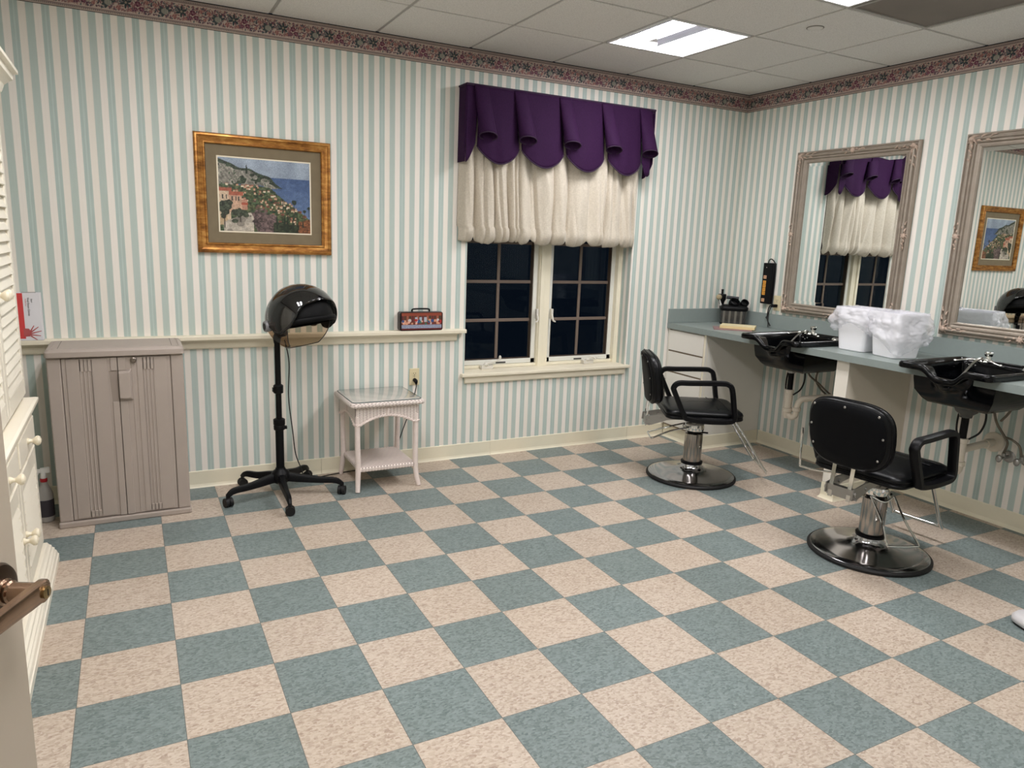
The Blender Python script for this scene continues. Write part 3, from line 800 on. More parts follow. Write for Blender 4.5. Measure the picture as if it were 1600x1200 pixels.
# glove box on the rail
t = thing('glove_box', 'white and red cardboard box of gloves upright on the ledge by the louvered cabinet', 'box', (-4.868, -.034, .9165), 0)
b = MB(); b.box(-.055, .055, -.027, .027, 0, .245)
b.build('carton', mat('white_card', srgb(226, 224, 228), .5), t, False, .001, 1)
b = MB(); b.box(-.0552, -.022, -.0275, -.0268, .01, .244); b.build('red_panel', mat('red_ink', srgb(206, 66, 66), .5), t, False)
b = MB(); b.box(-.03, .035, -.012, .012, .2452, .2458); b.build('opening', mat('oval_dark', srgb(92, 74, 70), .7), t, False)
sk = mat('hand_ink', srgb(206, 150, 132), .5); b = MB()
b.prism([(-.030, .02), (-.002, .022), (.004, .045), (-.006, .062), (-.030, .064)], 'y', -.0281, -.0277)
for k_, (a, L) in enumerate(((60, .034), (38, .046), (15, .050), (-8, .044), (-38, .034))):
    p = Vector((0, -.0279, .042+(.006*(1-k_)))); d = Vector((math.cos(R(a)), 0, math.sin(R(a))))
    n_ = Vector((-d.z, 0, d.x))*.0034; b.add([p-n_, p+n_, p+d*L+n_*.5, p+d*L-n_*.5], [(0, 1, 2, 3)])
b.build('hand_picture', mat('glove_ink', srgb(176, 84, 84), .5), t, False)
def text(body, size, M, m, parent, name='lettering', ext=.0002, align='LEFT', font_sx=1.0):
    cu = bpy.data.curves.new(name, 'FONT'); cu.body = body; cu.size = size; cu.extrude = ext; cu.align_x = align; cu.align_y = 'CENTER'
    o = bpy.data.objects.new(name, cu); COL.objects.link(o); o.data.materials.append(m)
    dg = bpy.context.evaluated_depsgraph_get(); me = bpy.data.meshes.new_from_object(o.evaluated_get(dg)); bpy.data.objects.remove(o)
    o = bpy.data.objects.new(name, me); COL.objects.link(o)
    if not me.materials: me.materials.append(m)
    o.parent = parent; o.matrix_local = M @ Matrix.Diagonal((font_sx, 1, 1, 1)); return o
mt = mat('black_ink', srgb(50, 46, 50), .5)
# words run down the box
for i, (s_, sz, xx, zz) in enumerate((('Medline', .009, .016, .215), ('Vinyl Exam Gloves', .0125, .001, .222), ('Powder Free', .007, -.010, .215))):
    text(s_ if s_ != 'Medline' else 'Exam', sz, Matrix.Translation((xx, -.0282, zz)) @ Matrix.Rotation(R(90), 4, 'X') @ Matrix.Rotation(R(-90), 4, 'Z'), mt if i != 2 else mat('red_ink', srgb(206, 66, 66), .5), t)

# lunch-box style tin with a generic colourful print
t = thing('tin_box', 'small colourful printed tin case with a black handle on the ledge', 'tin box', (-2.727, -.034, .9165))
b = MB(); b.prism(rrect(-.148, .148, 0, .122, .014, 5), 'y', -.026, .026); b.build('tin_body', mat('tin_dark', srgb(44, 34, 34), .3, metal=.4), t, True, .003, 2)
Wp, Hp = 130, 50; rs = np.random.RandomState(4); X, Y = np.meshgrid(np.linspace(0, 1, Wp), np.linspace(0, 1, Hp))
img = np.zeros((Hp, Wp, 3)); img[:] = np.array((112, 54, 44))/255.
for q in range(16):
    x_ = q/16.; mk = (X >= x_) & (X < x_+.04) & (Y > .45); img[mk] = np.array([(92, 40, 44), (70, 52, 40), (150, 92, 70), (60, 56, 40)][q % 4])/255.
mk = (Y > .82); img[mk] = np.array((140, 66, 48))/255.
for x_ in (.36, .47, .59):
    mk = (np.abs(X-x_) < .032) & (Y > .45) & (Y < .74); img[mk] = np.array((168, 174, 184))/255.
for q in range(42):
    cx, cy, r_ = rs.rand(), .36+.22*rs.rand(), .02+.02*rs.rand(); mk = (((X-cx)/r_)**2+((Y-cy)/(r_*2.4))**2) < 1
    img[mk] = np.array([(178, 44, 44), (48, 78, 130), (60, 110, 92), (220, 170, 150), (208, 150, 120), (196, 190, 190), (130, 40, 40)][rs.randint(7)])/255.
mk = (Y < .30) & (Y > .10); img[mk] = (np.array((142, 150, 172))/255.+(rs.rand(Hp, Wp, 1)-.5)*.2*np.ones(3))[mk]
mk = (Y <= .10); img[mk] = np.array((96, 34, 34))/255.
raster('printed_front', np.clip(img, 0, 1), (-.138, -.0295, .006), (.276, 0, 0), (0, 0, .110), mat_print('tin_ink', .3, .5), t)
b = MB(); b.tube([(-.060, -.005, .122), (-.058, -.006, .136), (-.035, -.008, .140), (.035, -.008, .140), (.058, -.006, .136), (.060, -.005, .122)], .0055, 8, smooth=3); b.build('handle', m_black, t)

# ------------------------------------------------------------------ standing hood dryer
def dryer():
    t = thing('hood_dryer', 'black rolling salon hood dryer on a five-wheeled stand', 'hair dryer', (-3.683, -.310, 0))
    hub = MB(); hub.lathe([(.0001, .075), (.030, .075), (.045, .085), (.055, .105), (.055, .125), (.048, .145), (.030, .158), (.026, .17), (.0001, .17)], 28)
    hub.build('hub', m_black, t)
    tips = [(-.305, -.090), (-.185, .235), (.205, .235), (.335, -.115), (-.012, -.345)]
    for k_, (x, y) in enumerate(tips):
        L = math.hypot(x, y); ux, uy = x/L, y/L
        b = MB(); sec = [(.5, .8), (1, .5), (1, -.5), (.5, -.8), (-.9, -.9), (-.9, .9)]
        b.tube([(ux*.03, uy*.03, .115), (ux*.10, uy*.10, .105), (ux*L*.6, uy*L*.6, .092), (ux*L*.88, uy*L*.88, .086), (ux*L, uy*L, .062)], [.026, .023, .018, .016, .011], sec=sec, up=(0, 0, 1), smooth=4)
        o = b.build('leg', m_black, t, True, sharp=50)
        c = MB(); ang = [20, 100, 60, -30, 80][k_]; a = R(ang); wx, wy = math.cos(a), math.sin(a)
        c.cyl((ux*L, uy*L, .040), (ux*L, uy*L, .070), .007, 10)
        for s in (-1, 1):
            p = Vector((ux*L*.985+wx*.012*s, uy*L*.985+wy*.012*s, .0262)); d = Vector((wx*.009*s, wy*.009*s, 0))
            c.cyl(p-d*.9, p+d, .026, 22)
        c.ball((ux*L*.985, uy*L*.985, .030), .020, .020, .024)
        c.build('caster', m_rubber, t, True, sharp=45)
    b = MB(); b.cyl((0, 0, .16), (0, 0, .46), .0235, 20); b.build('lower_pole', m_black, t)
    b = MB(); b.lathe([(.0245, .395), (.031, .398), (.032, .42), (.030, .425), (.033, .430), (.033, .458), (.027, .462), (.02, .465)], 20); b.box(.02, .042, -.012, .012, .40, .416); b.build('pole_clamp', m_black, t, True, sharp=35)
    b = MB(); b.cyl((0, 0, .45), (0, 0, .95), .0165, 18); b.build('upper_pole', m_black, t)
    b = MB(); b.lathe([(.018, .610), (.027, .614), (.028, .655), (.024, .660), (.018, .664)], 20); b.box(-.032, -.01, -.012, .012, .622, .645); b.build('pole_clamp', m_black, t, True, sharp=35)
    # hood: local frame with +Y front, tilt slightly back
    hc = Vector((.122, -.075, 1.040)); HR = .193; TL = R(14)
    fr = R(-54)   # front azimuth
    hood = bpy.data.objects.new('hood', None); 
    def P(th, ph, r):   # th from top, ph from front
        f_, s_, z_ = math.sin(th)*math.cos(ph), math.sin(th)*math.sin(ph), math.cos(th)
        f_, z_ = f_*math.cos(TL)-z_*math.sin(TL), f_*math.sin(TL)+z_*math.cos(TL)
        d = Vector((f_*math.cos(fr)-s_*math.sin(fr), f_*math.sin(fr)+s_*math.cos(fr), z_))
        return hc+d*r*1.0
    def sq(v): # flatten slightly in height
        return Vector((v.x, v.y, hc.z+(v.z-hc.z)*.98))
    # inner drum (matt black with perforations)
    b = MB(); b.grid(lambda u, v: sq(P(R(4)+R(94)*v, 2*math.pi*u, HR*.90)), 40, 16, cu=True)
    drum = b.build('inner_drum', mat('drum_black', srgb(3, 3, 4), .6, spec=.2), t, True, sharp=0, solid=.004)
    b = MB(); b.grid(lambda u, v: sq(P(R(91)+R(9)*v, 2*math.pi*u, HR*(.945+.03*math.sin(v*3.1)))), 48, 5, cu=True)
    b.build('hood_rim', MATS['drum_black'], t, True, sharp=0, solid=.006)
    holes = MB()
    for a_ in range(-5, 6):
        for c_ in range(5):
            p = sq(P(R(50+c_*7), math.pi+R(a_*7+3*(c_ % 2)), HR*.885)); n_ = (p-hc).normalized()
            holes.ball(p, .0022, n=6, m=4)
    holes.build('air_holes', mat('hole_grey', srgb(58, 58, 60), .5), drum)
    # rear shell, glossy
    def rear(u, v):
        ph = R(72)+(2*math.pi-2*R(72))*u; th = R(2)+R(94)*v; return sq(P(th, ph, HR*1.0))
    b = MB(); b.grid(rear, 46, 18); b.build('rear_shell', m_blackgloss, t, True, sharp=0, solid=.005)
    # ridge over the top
    # front visor: dark gloss, arched lower edge
    k = NT('smoked_visor'); k.b.inputs['Base Color'].default_value = srgb(20, 20, 21); k.b.inputs['Roughness'].default_value = .05; k.b.inputs['Alpha'].default_value = .88; k.b.inputs['Coat Weight'].default_value = .8
    def edge(ph):
        a = abs(math.degrees(ph))
        if a < 34: e = 65+(a/34)**2*5
        elif a < 74: q = (a-34)/40; e = 70+(q*q*(3-2*q))*34
        elif a < 100: e = 104+5*math.sin((a-74)/26*math.pi)
        else: e = 103-(a-96)*.9
        return R(e)
    def vis(u, v):
        ph = R(-106)+R(212)*u; te = edge(ph); th = R(6)+(te-R(6))*v; return sq(P(th, ph, HR*(1.035+.012*math.sin(min(1, v*1.5)*1.5))))
    b = MB(); b.grid(vis, 70, 24); o = b.build('front_visor', k.m, t, True, sharp=0, solid=.005)
    b = MB(); b.tube([vis(q/80., 1) for q in range(81)], .0035, 8); b.build('visor_edge', m_blackgloss, o)
    # lower neck shield: amber smoked translucent
    g = NT('amber_smoke'); t_ = g.n('ShaderNodeBsdfTransparent'); t_.inputs[0].default_value = (.60, .50, .40, 1)
    gl = g.n('ShaderNodeBsdfGlossy'); gl.inputs['Roughness'].default_value = .08; mx = g.n('ShaderNodeMixShader'); mx.inputs[0].default_value = .06
    g.l(t_.outputs[0], mx.inputs[1]); g.l(gl.outputs[0], mx.inputs[2]); g.l(mx.outputs[0], g.o.inputs[0])
    def shield(u, v):
        ph = R(74)+(2*math.pi-2*R(74))*u; s = math.sin(math.pi*u)
        te = R(98)+R(46)*min(1, (s*3.0))**.6*(.9+.1*s); th = R(96)+(te-R(96))*v; return sq(P(th, ph, HR*(1.0-.06*v)))
    b = MB(); b.grid(shield, 60, 12); o = b.build('neck_shield', g.m, t, True, sharp=0, solid=0)
    b = MB(); b.tube([shield(q/80., 1) for q in range(81)], .0026, 8); b.build('shield_edge', mat('smoke_edge', srgb(52, 46, 42), .3), o)
    # pivots
    for s in (-1, 1):
        c = sq(P(R(93), s*R(114), HR*1.02)); n_ = (c-hc).normalized(); n_.z *= .3; n_.normalize()
        M = Matrix.Translation(c) @ n_.to_track_quat('Z', 'Y').to_matrix().to_4x4()
        b = MB(); b.lathe([(.001, -.008), (.030, -.008), (.031, .010), (.027, .018), (.019, .019)], 28, M, cap=False); b.build('pivot_ring', mat('grey_plastic', srgb(122, 122, 124), .35), t)
        b = MB(); b.lathe([(.0195, .0), (.019, .016), (.010, .019), (.0005, .019)], 24, M); b.build('pivot_cap', m_black, t)
    b = MB(); b.tube([(0, 0, .90), (0, 0, .93), (.012, -.010, .955), (.04, -.03, .965)], [.018, .022, .024, .022], 14, smooth=4); b.build('hood_bracket', m_black, t)
    bpy.data.objects.remove(hood)
    ox, oy = 3.683, .310
    b = MB(); b.tube([(x+ox, y+oy, z) for x, y, z in [(-3.655, -.385, .93), (-3.635, -.39, .80), (-3.64, -.38, .60), (-3.62, -.37, .40), (-3.60, -.34, .25), (-3.55, -.25, .12), (-3.52, -.16, .03), (-3.50, -.12, .006), (-3.35, -.07, .006), (-3.15, -.035, .006), (-2.98, -.03, .006), (-2.90, -.025, .08), (-2.84, -.022, .24), (-2.78, -.024, .40), (-2.752, -.030, .52), (-2.750, -.036, .560)]], .0032, 8, smooth=6)
    c = b.build('power_cord', m_cord, t)
    b = MB(); b.tube([(x+ox, y+oy, z) for x, y, z in [(-2.751, -.036, .555), (-2.753, -.036, .575), (-2.753, -.010, .579)]], [.006, .013, .014], 10, smooth=4); b.build('plug', m_black, c)
dryer()

# ------------------------------------------------------------------ wicker side table with glass top
def wicker_mat():
    k = NT('white_wicker'); c = k.obj()
    w1 = k.n('ShaderNodeTexWave', i_Scale=62.0, i_Distortion=.4); w1.bands_direction = 'Z'; k.l(c, w1.inputs['Vector'])
    xyz = k.n('ShaderNodeSeparateXYZ'); k.l(c, xyz.inputs[0])
    s = k.math('ADD', xyz.outputs[0], xyz.outputs[1])
    col_ = k.math('SINE', k.math('MULTIPLY', s, 260.0))
    row = k.math('SINE', k.math('MULTIPLY', xyz.outputs[2], 620.0))
    pr = k.math('MULTIPLY', col_, row)
    gap = k.math('ABSOLUTE', k.math('SINE', k.math('MULTIPLY', s, 150.0)))
    hgt = k.math('ADD', k.math('MULTIPLY', k.math('ADD', k.math('MULTIPLY', pr, .5), .5), .72), k.math('MULTIPLY', gap, .30))
    k.l(k.ramp(hgt, [(.0, srgb(104, 90, 84)), (.30, srgb(176, 160, 152)), (.55, srgb(228, 216, 209)), (1., srgb(238, 229, 223))]), k.b.inputs['Base Color'])
    k.b.inputs['Roughness'].default_value = .5; k.bump(hgt, .7, .003); return k.m
def wicker_flat():
    k = NT('white_wicker_flat'); xyz = k.n('ShaderNodeSeparateXYZ'); k.l(k.obj(), xyz.inputs[0])
    a = k.math('SINE', k.math('MULTIPLY', xyz.outputs[0], 330.0)); b_ = k.math('SINE', k.math('MULTIPLY', xyz.outputs[1], 330.0))
    hgt = k.math('ADD', k.math('MULTIPLY', k.math('MULTIPLY', a, b_), .5), .5)
    k.l(k.ramp(hgt, [(.0, srgb(120, 104, 98)), (.35, srgb(196, 180, 172)), (.7, srgb(230, 219, 212))]), k.b.inputs['Base Color'])
    k.b.inputs['Roughness'].default_value = .55; k.bump(hgt, .6, .003); return k.m
def side_table():
    t = thing('side_table', 'white wicker side table with a glass top beside the hood dryer', 'side table', (-3.073, -.245, 0), R(0))
    mw, mf = wicker_mat(), wicker_flat(); mp = mat('white_rattan_paint', srgb(226, 212, 205), .45, var=.04, vscale=40, bump=.15, bscale=120)
    TZ = .548; hx, hy = .232, .212
    b = MB()
    def lp(d, z): return [(p[0], p[1], z) for p in rrect(-hx+d, hx-d, -hy+d, hy-d, .03, 5)]
    b.loft([lp(.012, TZ-.030), lp(.003, TZ-.026), lp(0, TZ-.016), lp(.003, TZ-.005), lp(.012, TZ)]); b.build('table_top', mw, t, True, sharp=0)
    b = MB(); b.loft([lp(.020, TZ+.0005), lp(.018, TZ+.0015), lp(.018, TZ+.005), lp(.020, TZ+.006)])
    g = NT('table_glass'); tr = g.n('ShaderNodeBsdfTransparent'); tr.inputs[0].default_value = (.95, .97, .965, 1); gl = g.n('ShaderNodeBsdfGlossy'); gl.inputs['Roughness'].default_value = .02
    fr = g.n('ShaderNodeFresnel', i_IOR=1.52); mx = g.n('ShaderNodeMixShader'); g.l(g.math('MULTIPLY', fr.outputs[0], g.math('SUBTRACT', 1.0, g.n('ShaderNodeNewGeometry').outputs['Backfacing'])), mx.inputs[0]); g.l(tr.outputs[0], mx.inputs[1]); g.l(gl.outputs[0], mx.inputs[2]); g.l(mx.outputs[0], g.o.inputs[0])
    go = b.build('glass_top', g.m, t, True, sharp=30)
    b = MB(); b.tube([(p[0], p[1], TZ+.003) for p in rrect(-hx+.018, hx-.018, -hy+.018, hy-.018, .03, 5)], .0022, 6, closed=True); b.build('glass_edge', mat('glass_edge_green', srgb(74, 96, 98), .2), go)
    # aprons with arched lower edge and braided border
    ax, ay = .195, .180
    def arch(u): return .412+.050*math.sin(math.pi*min(1, max(0, (u-.08)/.84)))**.8
    for side in range(4):
        b = MB()
        def pt(u, z, off=0):
            if side == 0: return Vector((-ax+2*ax*u, -ay-off, z))
            if side == 1: return Vector((ax+off, -ay+2*ay*u, z))
            if side == 2: return Vector((ax-2*ax*u, ay+off, z))
            return Vector((-ax-off, ay-2*ay*u, z))
        N = 24
        b.loft([[pt(q/N, arch(q/N), .004) for q in range(N+1)], [pt(q/N, TZ-.025, .004) for q in range(N+1)], [pt(q/N, TZ-.025, -.004) for q in range(N+1)], [pt(q/N, arch(q/N), -.004) for q in range(N+1)]], False, False, closed=False)
        o = b.build('apron', mw, t, False)
        e = MB()
        for ph in (0, math.pi):
            e.tube([pt(q/72, arch(q/72)+.004*math.sin(q*.9+ph), .002+.004*math.cos(q*.9+ph)) for q in range(73)], .006, 6)
        e.tube([pt(.5, arch(.5), .006), pt(.5, TZ-.04, .006)], [.012, .008], 6)
        e.build('braid', mp, o)
    for sx, sy in ((-1, -1), (1, -1), (-1, 1), (1, 1)):
        b = MB(); dx = .010 if sx > 0 else .004
        b.tube([(sx*.182, sy*.172, .46), (sx*.182, sy*.172, .30), (sx*.180, sy*.174, .16), (sx*(.184), sy*.182, .07), (sx*(.190+.006*(sx > 0)), sy*.198, .002)], [.016, .016, .017, .016, .014], 12, smooth=5)
        b.build('leg', mp, t)
    b = MB()
    def ls(d, z): return [(p[0], p[1], z) for p in rrect(-.178+d, .178-d, -.190+d, .190-d, .02, 4)]
    b.loft([ls(.008, .120), ls(0, .126), ls(0, .142), ls(.006, .150)]); b.build('lower_shelf', mf, t, True, sharp=30)
side_table()

# ------------------------------------------------------------------ white louvered armoire at the left
def armoire():
    xf = -4.803; xb = XL; y1, y0 = -.845, -1.930     # far end, near end
    t = thing('louvered_armoire', 'tall cream armoire with louvered doors and round knobs along the left side', 'armoire', (xf, (y0+y1)/2, 0))
    cy = (y0+y1)/2; hy = (y1-y0)/2; D = xb-xf
    ZW = .765
    b = MB(); b.box(D+.005, -.022, -hy, hy, .10, ZW-.02); b.build('lower_case', m_hutch, t, False, .002, 1)
    b = MB(); b.box(D+.005, -.037, -hy+.006, hy-.006, ZW, 2.10); b.build('upper_case', m_hutch, t, False, .002, 1)
    # base moulding
    prof = [(-.02, 0), (.044, 0), (.044, .030), (.040, .034), (.036, .050), (.030, .058), (.030, .066), (.022, .074), (.020, .084), (.012, .092), (.006, .104), (-.02, .106)]
    b = MB(); n = len(prof)
    L = []
    for (x, z) in prof: L.append([(D+.005, hy+x, z), (x, hy+x, z), (x, -hy-x, z), (D+.005, -hy-x, z)])
    b.loft(L, False, False, closed=False); b.build('base_moulding', m_hutch, t, False)
    # waist moulding
    prof = [(-.02, ZW-.030), (.006, ZW-.030), (.010, ZW-.022), (.018, ZW-.016), (.022, ZW-.004), (.022, ZW+.006), (.012, ZW+.010), (-.03, ZW+.012)]
    L = [[(D+.005, hy+x, z), (x, hy+x, z), (x, -hy-x, z), (D+.005, -hy-x, z)] for x, z in prof]
    b = MB(); b.loft(L, False, False, closed=False); b.build('waist_moulding', m_hutch, t, False)
    # crown
    prof = [(-.03, 2.02), (-.004, 2.02), (.0, 2.03), (.006, 2.05), (.024, 2.068), (.034, 2.074), (.036, 2.098), (.052, 2.102), (.052, 2.116), (-.03, 2.118)]
    L = [[(D+.005, hy+x, z), (x, hy+x, z), (x, -hy-x, z), (D+.005, -hy-x, z)] for x, z in prof]
    b = MB(); b.loft(L, False, False, closed=False); b.box(D+.005, .03, -hy, hy, 2.09, 2.10); b.build('crown_moulding', m_hutch, t, False)
    def knob(parent, y, z, x=-.0):
        k = MB(); M = Matrix.Translation((x, y, z)) @ Matrix.Rotation(R(90), 4, 'Y')
        k.lathe([(.012, -.002), (.013, .003), (.008, .010), (.008, .018), (.014, .024), (.019, .030), (.020, .036), (.016, .043), (.006, .047), (.0005, .0475)], 22, M)
        k.build('knob', mat('cream_knob', srgb(232, 222, 198), .28, spec=.6), parent)
    def louver_door(ya, yb, za, zb, xx, ky, kz, name='door'):
        b = MB(); s = .055
        b.box(xx-.020, xx, ya, ya+s, za, zb); b.box(xx-.020, xx, yb-s, yb, za, zb); b.box(xx-.020, xx, ya+s, yb-s, za, za+.07); b.box(xx-.020, xx, ya+s, yb-s, zb-.07, zb)
        d = b.build(name, m_hutch, t, False, .003, 1)
        n = int((zb-za-.14)/.042); sl = MB(); st = (zb-za-.14)/n
        for q in range(n):
            z = za+.07+st*(q+.5)
            sl.add([(xx-.020, ya+s-.003, z+st*.62), (xx-.020, yb-s+.003, z+st*.62), (xx-.002, yb-s+.003, z-st*.42), (xx-.002, ya+s-.003, z-st*.42),
                    (xx-.014, ya+s-.003, z+st*.66), (xx-.014, yb-s+.003, z+st*.66), (xx+.003, yb-s+.003, z-st*.36), (xx+.003, ya+s-.003, z-st*.36)],
                   [(0, 1, 2, 3), (4, 7, 6, 5), (0, 4, 5, 1), (3, 2, 6, 7), (0, 3, 7, 4), (1, 5, 6, 2)])
        sl.build('louvers', m_hutch, d, False)
        knob(d, ky, kz, xx)
    # upper doors (two) and top rail
    louver_door(.004, hy-.030, ZW+.035, 1.985, -.016, .030, 1.26)
    louver_door(-hy+.030, -.004, ZW+.035, 1.985, -.016, -.030, 1.26)
    # drawers
    for s in (-1, 1):
        ya, yb = (.006, hy-.030) if s > 0 else (-hy+.030, -.006)
        b = MB(); b.box(-.022, -.002, ya, yb, .590, .725); b.box(-.003, .004, ya+.018, yb-.018, .606, .709)
        d = b.build('drawer', m_hutch, t, False, .003, 2)
        knob(d, (ya+yb)/2+.08*0, .655, .004)
        louver_door(ya, yb, .125, .575, -.002, ya+.03 if s > 0 else yb-.03, .345)
armoire()

# ------------------------------------------------------------------ open door leaf at the far left with lever handle
def door():
    u = Vector((-.45, -.893, 0)).normalized(); n = Vector((.893, -.45, 0)).normalized()
    L = Vector((-4.396-.142*1.215, -4.502+1.215, 0))
    root = bpy.data.objects.new('door_1', None); COL.objects.link(root); struct(root)
    # local frame: x along leaf from latch edge to hinge, y = outward normal n, z up
    M = Matrix((u, n, Vector((0, 0, 1)))).transposed().to_4x4(); M.translation = L
    root.matrix_world = M
    b = MB(); b.box(0, .90, -.044, 0, .008, 2.05); b.build('door_leaf', m_doorleaf, root, False, .0015, 1)
    zh = 1.005; xh = .052
    h = bpy.data.objects.new('door_handle', None); COL.objects.link(h); h.parent = root; h.location = (xh, 0, zh)
    RX = Matrix.Rotation(R(-90), 4, 'X')
    b = MB(); b.lathe([(.040, 0), (.040, .004), (.037, .009), (.030, .011), (.001, .011)], 40, RX); b.build('rose', mat('dark_bronze', srgb(82, 66, 54), .3, metal=1), h)
    b = MB(); b.lathe([(.019, .010), (.019, .016), (.016, .018), (.0165, .020), (.0165, .024), (.014, .026), (.014, .070), (.001, .070)], 30, RX)
    b.build('spindle', m_brass, h)
    b = MB()
    sec = [(.5, 1.0), (.8, .85), (1, .5), (1, -.5), (.8, -.85), (.5, -1), (-.5, -1), (-.8, -.85), (-1, -.5), (-1, .5), (-.8, .85), (-.5, 1)]
    sec = [(a*.55, b_*1.0) for a, b_ in sec]
    b.tube([(-.016, .062, 0), (-.008, .062, 0), (.02, .062, 0), (.06, .062, 0), (.100, .062, -.000), (.116, .058, 0), (.122, .050, 0)], [.0135, .0155, .0155, .0145, .0135, .013, .012], sec=[(b_, a) for a, b_ in sec], up=(0, 0, 1), smooth=3)
    b.build('lever', m_brass, h, True, sharp=30)
    b = MB(); b.lathe([(.009, .069), (.009, .0735), (.007, .0742), (.0005, .0742)], 24, Matrix.Translation((-.002, 0, 0)) @ RX); kc = b.build('key_cylinder', mat('brass_cyl', srgb(150, 130, 92), .3, metal=1), h)
    b = MB(); b.box(-.0028, -.0012, .0741, .0746, -.005, .005); b.build('keyhole', m_dark, kc, False)
    b = MB(); b.cyl((-.001, -.022, zh-.03), (.0, -.022, zh+.03), .0002, 6)
door()

# ------------------------------------------------------------------ counter run
CT, CB = .922, .880; CXF = -.640
def counter():
    y_end = -3.9; cuts = []
    t = thing('countertop', 'long grey-green laminate countertop with backsplash along the right wall', 'countertop', (0, 0, 0))
    b = MB()
    yedges = [(-.0015, S1[1]+.2195), (S1[1]-.2195, S2[1]+.2195), (S2[1]-.2195, y_end)]
    for ya, yb in yedges: b.box(CXF, -.0015, yb, ya, CB, CT)
    for s in (S1, S2):
        ya, yb = s[1]+.2195, s[1]-.2195
        b.box(-.185, -.0015, yb, ya, CB, CT)                       # strip behind the basin
        b.box(CXF, -.628, yb, s[1]-.115, CB, CT); b.box(CXF, -.628, s[1]+.115, ya, CB, CT)   # front strips either side of the neck rest
    b.build('top', m_counter, t, False)
    b = MB(); b.box(-.0205, -.0015, y_end, -.0215, CT+.0003, 1.032); b.box(-.640, -.0205, -.0205, -.0015, CT+.0003, 1.032)
    b.build('backsplash', m_counter, t, False, .0015, 1)
    b = MB(); b.box(-.600, -.05, -1.652, -1.562, .10, CB-.0005) if False else None
S1 = (-.44, -1.122); S2 = (-.44, -2.285)
counter()
def drawer_unit():
    t = thing('drawer_unit', 'white drawer unit under the counter in the corner by the window', 'cabinet', (0, 0, 0))
    b = MB(); b.box(-.605, -.002, -.438, -.020, .0, CB-.001); b.box(-.625, -.605, -.440, -.418, .104, CB-.001); b.box(-.625, -.605, -.020, -.006, .104, CB-.001)
    b.build('carcass', mat('white_laminate', srgb(222, 218, 208), .4), t, False, .001, 1)
    for z0, z1 in ((.712, .868), (.545, .700), (.33, .533), (.115, .318)):
        b = MB(); b.box(-.628, -.606, -.414, -.024, z0, z1); d = b.build('drawer', mat('white_laminate_front', srgb(226, 222, 214), .38), t, False, .002, 1)
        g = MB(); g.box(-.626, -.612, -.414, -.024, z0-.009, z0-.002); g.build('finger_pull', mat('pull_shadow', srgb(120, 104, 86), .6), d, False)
    b = MB(); pr = base_profile()
    b.prism([(-.605-d, z) for d, z in pr], 'y', -.440, -.018); b.prism([(-.4405-d, z) for d, z in pr], 'x', -.612, -.006)
    b.build('toe_moulding', m_base, t, False)
    b = MB(); b.box(-.6265, -.600, -.4395, -.4185, .104, CB-.002); b.build('corner_strip', m_trim, t, False)
drawer_unit()
def partition():
    t = thing('support_panel', 'cream support panel holding up the counter between the two basins', 'panel', (0, -1.610, 0))
    b = MB(); b.box(-.600, -.002, -.042, .042, 0, CB-.001); b.build('panel', mat('cream_laminate', srgb(222, 212, 196), .42), t, False, .001, 1)
    b = MB(); b.box(-.6065, -.600, -.0435, .0435, .104, CB-.001); b.build('edge_cap', mat('white_cap', srgb(232, 226, 214), .4), t, False)
    b = MB(); L = []
    for d, z in base_profile(): L.append([(-.018, .042+d, z), (-.600-d*1.3, .042+d, z), (-.600-d*1.3, -.042-d, z), (-.018, -.042-d, z)])
    b.loft(L, False, False, closed=False); b.build('foot_moulding', m_base, t, False)
partition()

